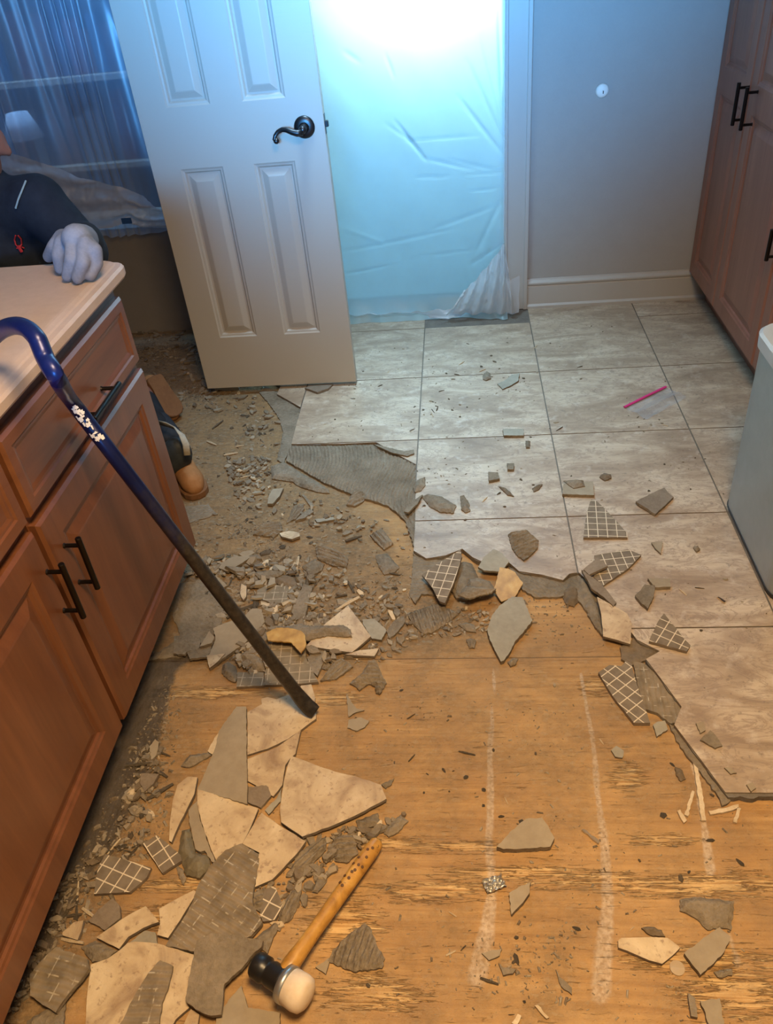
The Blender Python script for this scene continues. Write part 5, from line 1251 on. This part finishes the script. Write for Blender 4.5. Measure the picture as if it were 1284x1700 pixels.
def swag(name, up_px, lo_px, Y0, nu, nv, parent, base, m_, amp=1., bulge=.03):
    bm = bmesh.new(); G = []
    for i in range(nu+1):
        a = lerp_px(up_px, i/nu); b = lerp_px(lo_px, i/nu); row = []
        for j in range(nv+1):
            s_ = j/nv; q = at(a[0]*(1-s_)+b[0]*s_, a[1]*(1-s_)+b[1]*s_, Y=Y0)
            dy = bulge*math.sin(s_*PI)+amp*(.010*math.sin(i*.55+s_*2)+.010*noise.noise(Vector((i*.18+s_*2, s_*5-i*.05, 3)))+.006*noise.noise(Vector((i*.5, s_*12, 7))))
            row.append(bm.verts.new((q.x-base.x, q.y-dy-base.y, max(q.z, .004)-base.z)))
        G.append(row)
    for i in range(nu):
        for j in range(nv): bm.faces.new((G[i][j], G[i][j+1], G[i+1][j+1], G[i+1][j]))
    return obj(name, bm, m_, parent, smooth=True)
def lerp_px(L, t): t *= len(L)-1; k = min(int(t), len(L)-2); f = t-k; return L[k][0]*(1-f)+L[k+1][0]*f, L[k][1]*(1-f)+L[k+1][1]*f
swag('gathered_corner', [(770, 482), (785, 470), (800, 452), (815, 436), (832, 412), (837, 402), (840, 420)], [(738, 524), (762, 520), (785, 522), (806, 520), (826, 521), (842, 520), (856, 519)], YW-.105, 60, 24, sheet, Vector((0, .6, 0)), M_FILMB, 1., .02)
# left sheet: gathered vertical folds over the pass-through, bunched hem
ls = empty('plastic_sheet', (-1.6, .58, .5)); tag(ls, 'clear plastic sheet in vertical folds over the dark shelves at the upper left', 'plastic sheet')
L1 = Vector(ls.location)
def lsz(x):   # lower edge of the sheet
    return .455+.02*noise.noise(Vector((x*8, 0, 0)))
bm = bmesh.new(); nx, nz = 420, 40; G = []
for j in range(nz+1):
    row = []; t = j/nz; z = 2.12*t+lsz(0)*(1-t)
    for i in range(nx+1):
        x = -2.58+1.70*i/nx; zz = 2.12*t+lsz(x)*(1-t)
        wdt = 60+25*noise.noise(Vector((x*3, 2, 1))); sx = x+.10*(1-t)*noise.noise(Vector((x*2, 4, 4)))
        amp = .012+.020*abs(noise.noise(Vector((x*4, 5, 0))))*(.45+t)
        y = YW-.045-amp*math.sin(sx*wdt+3*noise.noise(Vector((x*5, t*2, 0))))-.02*abs(noise.noise(Vector((x*14, t*3, 2))))
        row.append(bm.verts.new((x-L1.x, y-L1.y, zz-L1.z)))
    G.append(row)
for j in range(nz):
    for i in range(nx): bm.faces.new((G[j][i], G[j][i+1], G[j+1][i+1], G[j+1][i]))
obj('hanging_folds', bm, M_FILML, ls, smooth=True)
# bunched lower part draped like a swag from upper left to lower right
bm = bmesh.new(); up_px = [(-60, 235), (8, 250), (45, 262), (90, 278), (130, 294), (165, 300), (200, 310), (232, 325), (262, 345), (285, 350)]
lo_px = [(-60, 300), (8, 310), (45, 330), (90, 345), (120, 370), (150, 382), (185, 378), (210, 368), (235, 378), (285, 380)]
nu, nv = 120, 22; G = []
def lerp_px(L, t): t *= len(L)-1; k = min(int(t), len(L)-2); f = t-k; return L[k][0]*(1-f)+L[k+1][0]*f, L[k][1]*(1-f)+L[k+1][1]*f
for i in range(nu+1):
    a = lerp_px(up_px, i/nu); b = lerp_px(lo_px, i/nu); row = []
    for j in range(nv+1):
        s_ = j/nv; q = at(a[0]*(1-s_)+b[0]*s_, a[1]*(1-s_)+b[1]*s_, Y=YW-.085)
        dy = .030*math.sin(s_*PI)+.013*noise.noise(Vector((i*.10+s_*2, s_*6-i*.05, 3)))+.008*math.sin(s_*16+i*.12)+.006*noise.noise(Vector((i*.5, s_*12, 7)))
        row.append(bm.verts.new((q.x-L1.x, q.y-dy-L1.y, q.z-L1.z)))
    G.append(row)
for i in range(nu):
    for j in range(nv): bm.faces.new((G[i][j], G[i][j+1], G[i+1][j+1], G[i+1][j]))
obj('bunched_hem', bm, M_FILMB, ls, smooth=True)
q = at(211, 367, Y=YW-.12); bm = bmesh.new(); box(bm, q.x-.022-L1.x, -.085, q.z-.010-L1.z, q.x+.022-L1.x, -.082, q.z+.014-L1.z, bev=.001)
obj('blue_tape', bm, mat('blue_tape', (.02, .09, .30), .6), ls)

# shelving and its contents behind the left sheet
def thing_box(name, label, cat, x0, y0, z0, x1, y1, z1, c, group=None, bev=.004):
    bm = bmesh.new(); box(bm, x0, y0, z0, x1, y1, z1, bev=bev); o = obj(name, bm, mat(name+'_c', c, .6), loc=Vector(((x0+x1)/2, (y0+y1)/2, z0))); tag(o, label, cat, group); return o
sh = empty('bookshelf', (-1.55, 1.15, 0)); tag(sh, 'dim shelf unit seen through the folded plastic at the upper left', 'shelf')
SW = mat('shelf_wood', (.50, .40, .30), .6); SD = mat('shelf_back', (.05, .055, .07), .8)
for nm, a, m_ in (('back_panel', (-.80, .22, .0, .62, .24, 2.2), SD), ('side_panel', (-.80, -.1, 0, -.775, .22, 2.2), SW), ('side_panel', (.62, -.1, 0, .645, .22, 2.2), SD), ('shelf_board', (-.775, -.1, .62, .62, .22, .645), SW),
                  ('shelf_board', (-.775, -.1, .985, .62, .22, 1.010), SW), ('shelf_board', (-.775, -.1, 1.40, .62, .22, 1.425), SW), ('shelf_board', (-.775, -.1, 1.85, .62, .22, 1.875), SW)):
    bm = bmesh.new(); box(bm, *a, bev=.002); obj(nm, bm, m_, sh)
cols = [(.16, .045, .04), (.05, .07, .12), (.20, .12, .08), (.08, .10, .13), (.22, .05, .04), (.10, .06, .09), (.25, .26, .28), (.05, .05, .06), (.14, .09, .06), (.06, .12, .20)]
sp = ['red', 'navy', 'brown', 'slate', 'crimson', 'plum', 'pale grey', 'black', 'tan', 'blue']
ORD = ['first', 'second', 'third', 'fourth', 'fifth', 'sixth', 'seventh', 'eighth', 'ninth', 'tenth', 'eleventh', 'twelfth', 'thirteenth', 'fourteenth', 'fifteenth', 'sixteenth', 'seventeenth', 'eighteenth', 'nineteenth', 'twentieth']+['']*40
rr = random.Random(3)
for zi, (z, nmz) in enumerate(((.645, 'lowest'), (1.010, 'middle'), (1.425, 'upper'))):
    x = -2.30
    for k in range(30):
        t = rr.uniform(.04, .085); h = rr.uniform(.16, .30); ci = rr.randrange(10)
        if x+t > -.95: break
        nb = k+1; thing_box('book', 'blurred %s book, %s from the left on the %s shelf behind the folded plastic' % (sp[ci], ORD[k], nmz), 'book', x, 1.10, z+.0005, x+t-.002, 1.10+rr.uniform(.16, .2), z+h, cols[ci], 'books on the %s shelf' % nmz, .002); x += t
bm = bmesh.new(); q = at(32, 212, Y=.80)
tube(bm, [(q.x, .82, q.z-.045), (q.x, .82, q.z+.055)], [.085, .045], 28); lamp = obj('lamp_shade', bm, mat('lampshade', (.75, .78, .85), .8), smooth=True)
lamp_r = empty('table_lamp', (q.x, .82, .47)); lamp.data.transform(Matrix.Translation(-Vector(lamp_r.location))); lamp.parent = lamp_r
tag(lamp_r, 'white lampshade glowing faintly behind the plastic beside the worker', 'lamp')
bm = bmesh.new(); tube(bm, [(0, 0, 0), (0, 0, .012), (0, 0, .03), (0, 0, q.z-.47-.02)], [.06, .06, .012, .008], 20); obj('lamp_base', bm, M_IRON, lamp_r)
bm = bmesh.new(); box(bm, -2.6, YW+.11, .44, -.9, YW+.30, .469, bev=.003); tag(obj('ledge', bm, SW), 'ledge behind the half wall carrying the lamp', 'ledge')

# ================================================================ PERSON (kneeling worker behind the counter end)
per = empty('person', (-1.1, -.55, WZ)); tag(per, 'person in a dark pullover kneeling behind the counter, gloved hand on its corner', 'person')
O = Vector(per.location)
def body(name, caps, m, par=per, vox=.008, it=6, ell=()):
    bm = bmesh.new()
    for c in caps: capsule(bm, Vector(c[0])-O, Vector(c[1])-O, c[2], c[3])
    for e in ell: ellipsoid(bm, Vector(e[0])-O, e[1], e[2] if len(e) > 2 else None)
    o = obj(name, bm, m, par, smooth=True); melt(o, vox, it); return o
neck = Vector((-1.03, -.80, 1.03)); head = at(-54, 250, Y=-.80)
shL = at(62, 338, Y=-.80); elL = at(142, 418, Y=-.86); wrL = at(139, 398, Y=-1.02)
shR = Vector((-1.27, -.70, shL.z+.01)); elR = Vector((-1.36, -.72, .70)); wrR = Vector((-1.27, -.93, .60))
chest = Vector((-1.06, -.74, .86)); belly = Vector((-1.07, -.62, .66)); pel = Vector((-1.12, -.50, .48))
hipL, kneeL, ankL = Vector((-1.04, -.50, .44)), Vector((-.90, -.80, .44)), Vector((-.84, -.66, .08))
kneeR = Vector(at(272, 738, Z=.07)); ankR = Vector(at(236, 650, Z=.10)); hipR = Vector((-1.16, -.42, .42))
SKIN = mat('skin', (.27, .12, .085), .55); SKIN.node_tree.nodes['Principled BSDF'].inputs['Subsurface Weight'].default_value = .08
hc = Vector((head.x, head.y, head.z+.02)); fw = Vector((.28, -.92, -.25)).normalized(); sd_ = Vector((.94, .30, 0)).normalized(); hup = Vector((.0, -.2, .98)).normalized()
bcaps = [(pel, belly, .12, .11), (belly, chest, .11, .12), (chest, neck, .11, .06), (neck, hc-hup*.05, .052, .055), (chest, shL, .08, .055), (chest, shR, .08, .055), (shL, elL, .045, .036), (elL, wrL, .036, .027), (shR, elR, .045, .036), (elR, wrR, .036, .027),
         (hipL, kneeL, .072, .052), (kneeL, ankL, .05, .036), (hipR, kneeR, .072, .052), (kneeR, ankR, .05, .036),
         (hc+fw*.085-hup*.005, hc+fw*.102-hup*.035, .009, .014), (hc+fw*.070-hup*.072, hc+fw*.078-hup*.075, .022, .02), (hc+fw*.088-hup*.058+sd_*.018, hc+fw*.088-hup*.058-sd_*.018, .007, .007)]
bell = [(hc+hup*.015, (.078, .096, .105)), (hc-hup*.045+fw*.02, (.062, .075, .068)), (hc+sd_*.080-hup*.012, (.011, .022, .034)), (hc-sd_*.080-hup*.012, (.011, .022, .034)), (hc+sd_*.086-hup*.034, (.010, .012, .014))]
body('body', bcaps, SKIN, vox=.006, it=3, ell=bell)
EYE = mat('eye_white', (.75, .72, .7), .2); IR = mat('iris', (.05, .025, .015), .2)
for s_ in (-1, 1):
    c = hc+fw*.082+sd_*(.032*s_)+hup*.008; bm = bmesh.new(); ellipsoid(bm, c-O, (.013, .012, .011)); e_ = obj('eye', bm, EYE, per, smooth=True)
    bm = bmesh.new(); ellipsoid(bm, c+fw*.0095-O, (.005, .004, .005)); obj('iris', bm, IR, e_, smooth=True)
HAIR = mat('hair_dark', (.015, .012, .012), .7)
bm = bmesh.new(); ellipsoid(bm, hc+hup*.040-fw*.014-O, (.083, .098, .092)); o = obj('hair', bm, HAIR, per, smooth=True)
CLOTH = m_rough('dark_pullover', (.010, .014, .024), (.022, .030, .046), 14, .25, .8)
body('pullover', [(pel+Vector((0, 0, .05)), belly, .15, .145), (belly, chest, .145, .155), (chest, neck-Vector((0, 0, .03)), .14, .085), (neck-Vector((0, 0, .03)), neck+Vector((.0, 0, .02)), .078, .066), (chest+Vector((0, 0, .04)), shL, .11, .074), (chest+Vector((0, 0, .04)), shR, .11, .074),
     (shL, elL, .070, .058), (elL, elL.lerp(wrL, .92), .056, .046), (shR, elR, .070, .056), (elR, elR.lerp(wrR, .92), .055, .044)], CLOTH, vox=.009, it=8)
TR = m_rough('work_trousers', (.012, .014, .018), (.03, .033, .04), 20, .3, .85)
body('trousers', [(pel+Vector((-.02, 0, 0)), pel+Vector((.03, 0, -.02)), .15, .15), (hipL, kneeL, .105, .082), (kneeL, kneeL.lerp(ankL, .72), .078, .060), (hipR, kneeR+Vector((0, 0, .015)), .105, .058), (kneeR+Vector((0, 0, .015)), kneeR.lerp(ankR, .8), .055, .044)], TR, vox=.009, it=8)
# knee pad with strap
KP = m_rough('knee_pad_rubber', (.018, .022, .026), (.045, .052, .058), 20, .2, .5)
kc = Vector(at(293, 757, Z=.095)); bm = bmesh.new(); ellipsoid(bm, kc-O, (.052, .045, .072), Matrix.Rotation(.35, 3, 'Y')); kp = obj('knee_pad', bm, KP, per, smooth=True)
bm = bmesh.new(); pts = [Vector(at(u, v, Z=z)) for u, v, z in ((264, 702, .20), (277, 705, .205), (291, 711, .20), (302, 722, .19), (309, 738, .17), (311, 756, .14))]
tube(bm, [p-O for p in pts], [.0115]*6, 10, [.3]*6, n0=tuple(CU*.6-CR*.8)); obj('strap', bm, m_rough('strap_tan', (.30, .26, .20), (.44, .39, .31), 60, .3), kp, smooth=True)
bm = bmesh.new(); capsule(bm, Vector(at(268, 700, Z=.12))-O, Vector(at(284, 728, Z=.11))-O, .034, .042); o = obj('trouser_knee', bm, TR, per, smooth=True); 
# boots
BT = m_rough('tan_nubuck', (.28, .125, .045), (.40, .19, .075), 18, .25, .8); SO = m_rough('boot_sole', (.16, .075, .035), (.22, .11, .05), 30, .3, .8)
def boot(heel, toe, upv, shaft=True):
    heel = Vector(heel); toe = Vector(toe); L = (toe-heel); d = L.normalized(); upv = (Vector(upv)-d*Vector(upv).dot(d)).normalized(); s_ = d.cross(upv)
    ln = L.length
    def pt(t, w_, h): return heel+d*(t*ln)+s_*w_+upv*h-O
    bm = bmesh.new(); outl = [(0, -.03), (.06, -.036), (.3, -.032), (.5, -.036), (.72, -.048), (.88, -.042), (.97, -.024), (1, 0), (.97, .024), (.88, .040), (.72, .045), (.5, .033), (.3, .031), (.06, .036), (0, .03), (-.02, 0)]
    A = [bm.verts.new(pt(t, w_, 0)) for t, w_ in outl]; B = [bm.verts.new(pt(t, w_*1.03, .024)) for t, w_ in outl]
    for i in range(len(A)): j = (i+1) % len(A); bm.faces.new((A[i], A[j], B[j], B[i]))
    bm.faces.new(A); bm.faces.new(B[::-1]); bv = bmesh.ops.bevel(bm, geom=list(bm.edges), offset=.003, segments=1, affect='EDGES')
    root = obj('boot', None or bmesh.new(), BT, per) if False else None
    bm2 = bmesh.new()
    capsule(bm2, pt(.08, 0, .05), pt(.45, 0, .055), .036, .038); capsule(bm2, pt(.45, 0, .055), pt(.80, 0, .044), .040, .040); capsule(bm2, pt(.14, 0, .06), pt(.10, 0, .17 if shaft else .07), .040, .044)
    capsule(bm2, pt(.20, 0, .09), pt(.42, 0, .06), .044, .038); capsule(bm2, pt(.70, -.012, .040), pt(.86, 0, .036), .034, .032)
    u = obj('boot', bm2, BT, per, smooth=True); melt(u, .006, 4)
    obj('sole', bm, SO, u)
    if not shaft: return
    bm3 = bmesh.new(); tube(bm3, [pt(.12, 0, .168), pt(.115, 0, .185), pt(.112, 0, .195)], [.048, .05, .046], 20); obj('cuff', bm3, SO, u, smooth=True)
bt_toe = at(330, 822, Z=WZ+.02)
boot((-.845, -.545, WZ+.001), (bt_toe.x, bt_toe.y, WZ+.001), (0, 0, 1), False)
hl, te = at(256, 624, Z=.15), at(296, 690, Z=.012)
boot(hl, te, (-.80, .55, -.05))
# knitted glove
GL = m_rough('grey_glove', (.19, .20, .24), (.28, .29, .33), 60, .25, .85)
def hp_(u, v, z): return Vector(at(u, v, Z=z))
palm0 = hp_(128, 397, .975); W1 = wrL
kn = [hp_(103, 402, .968), hp_(122, 398, .976), hp_(141, 404, .972), hp_(157, 416, .958)]
mid = [hp_(97, 424, .945), hp_(119, 430, .950), hp_(138, 436, .944), hp_(160, 436, .934)]
tipf = [hp_(100, 446, .915), hp_(112, 458, .914), hp_(129, 462, .913), hp_(150, 457, .913)]
gc = [(W1, palm0, .034, .032)]
for a, b, c in zip(kn, mid, tipf): gc += [(palm0.lerp(W1, .3), a, .024, .0165), (a, b, .0165, .0145), (b, c, .0145, .0125)]
th = [hp_(104, 394, .962), hp_(90, 410, .945), hp_(81, 426, .920)]
gc += [(palm0, th[0], .022, .018), (th[0], th[1], .018, .0155), (th[1], th[2], .0155, .0135)]
body('glove', gc, GL, vox=.0035, it=3)
bm = bmesh.new(); c = hp_(133, 414, .984); tube(bm, [c-O, c+Vector((0, -.0015, .0025))-O], [.0042, .003], 16); 
# sleeve pocket zip and chest emblem
zp = mat('pale_zip', (.30, .42, .46), .4); bm.free(); bm = bmesh.new()
def chest_pt(u, v, lift=.0):
    d = (CF+CR*((u-642)/FP)-CU*((v-850)/FP)).normalized(); best = None
    for k in range(3000):
        p = CAM+d*(1.2+k*.0006)
        for a, b, r0, r1 in (((belly), (chest), .145, .155), (chest, neck-Vector((0, 0, .03)), .14, .085), (chest+Vector((0, 0, .04)), shL, .11, .074)):
            ab = b-a; t = max(0, min(1, (p-a).dot(ab)/ab.dot(ab)))
            if (p-a-ab*t).length < r0+(r1-r0)*t+.001: return p-d*lift
    return CAM+d*2.2
tube(bm, [chest_pt(u, v, .004)-O for u, v in ((43, 300), (37, 315), (30, 332), (26, 346))], [.0022]*4, 8); obj('zip_pull', bm, zp, per)
RED = mat('emblem_red', (.50, .03, .035), .6); bm = bmesh.new()
def em(pts, r_=.0022):
    tube(bm, [chest_pt(u, v, .004)-O for u, v in pts], [r_]*len(pts), 6)
em([(26, 391), (24, 398), (26, 406), (31, 411)], .0018); em([(30, 391), (35, 397), (36, 405), (33, 411)], .0018); em([(30, 408), (33, 413), (36, 418)], .0042); em([(27, 412), (31, 412)], .0016); em([(36, 410), (40, 412)], .0016)
obj('chest_emblem', bm, RED, per)
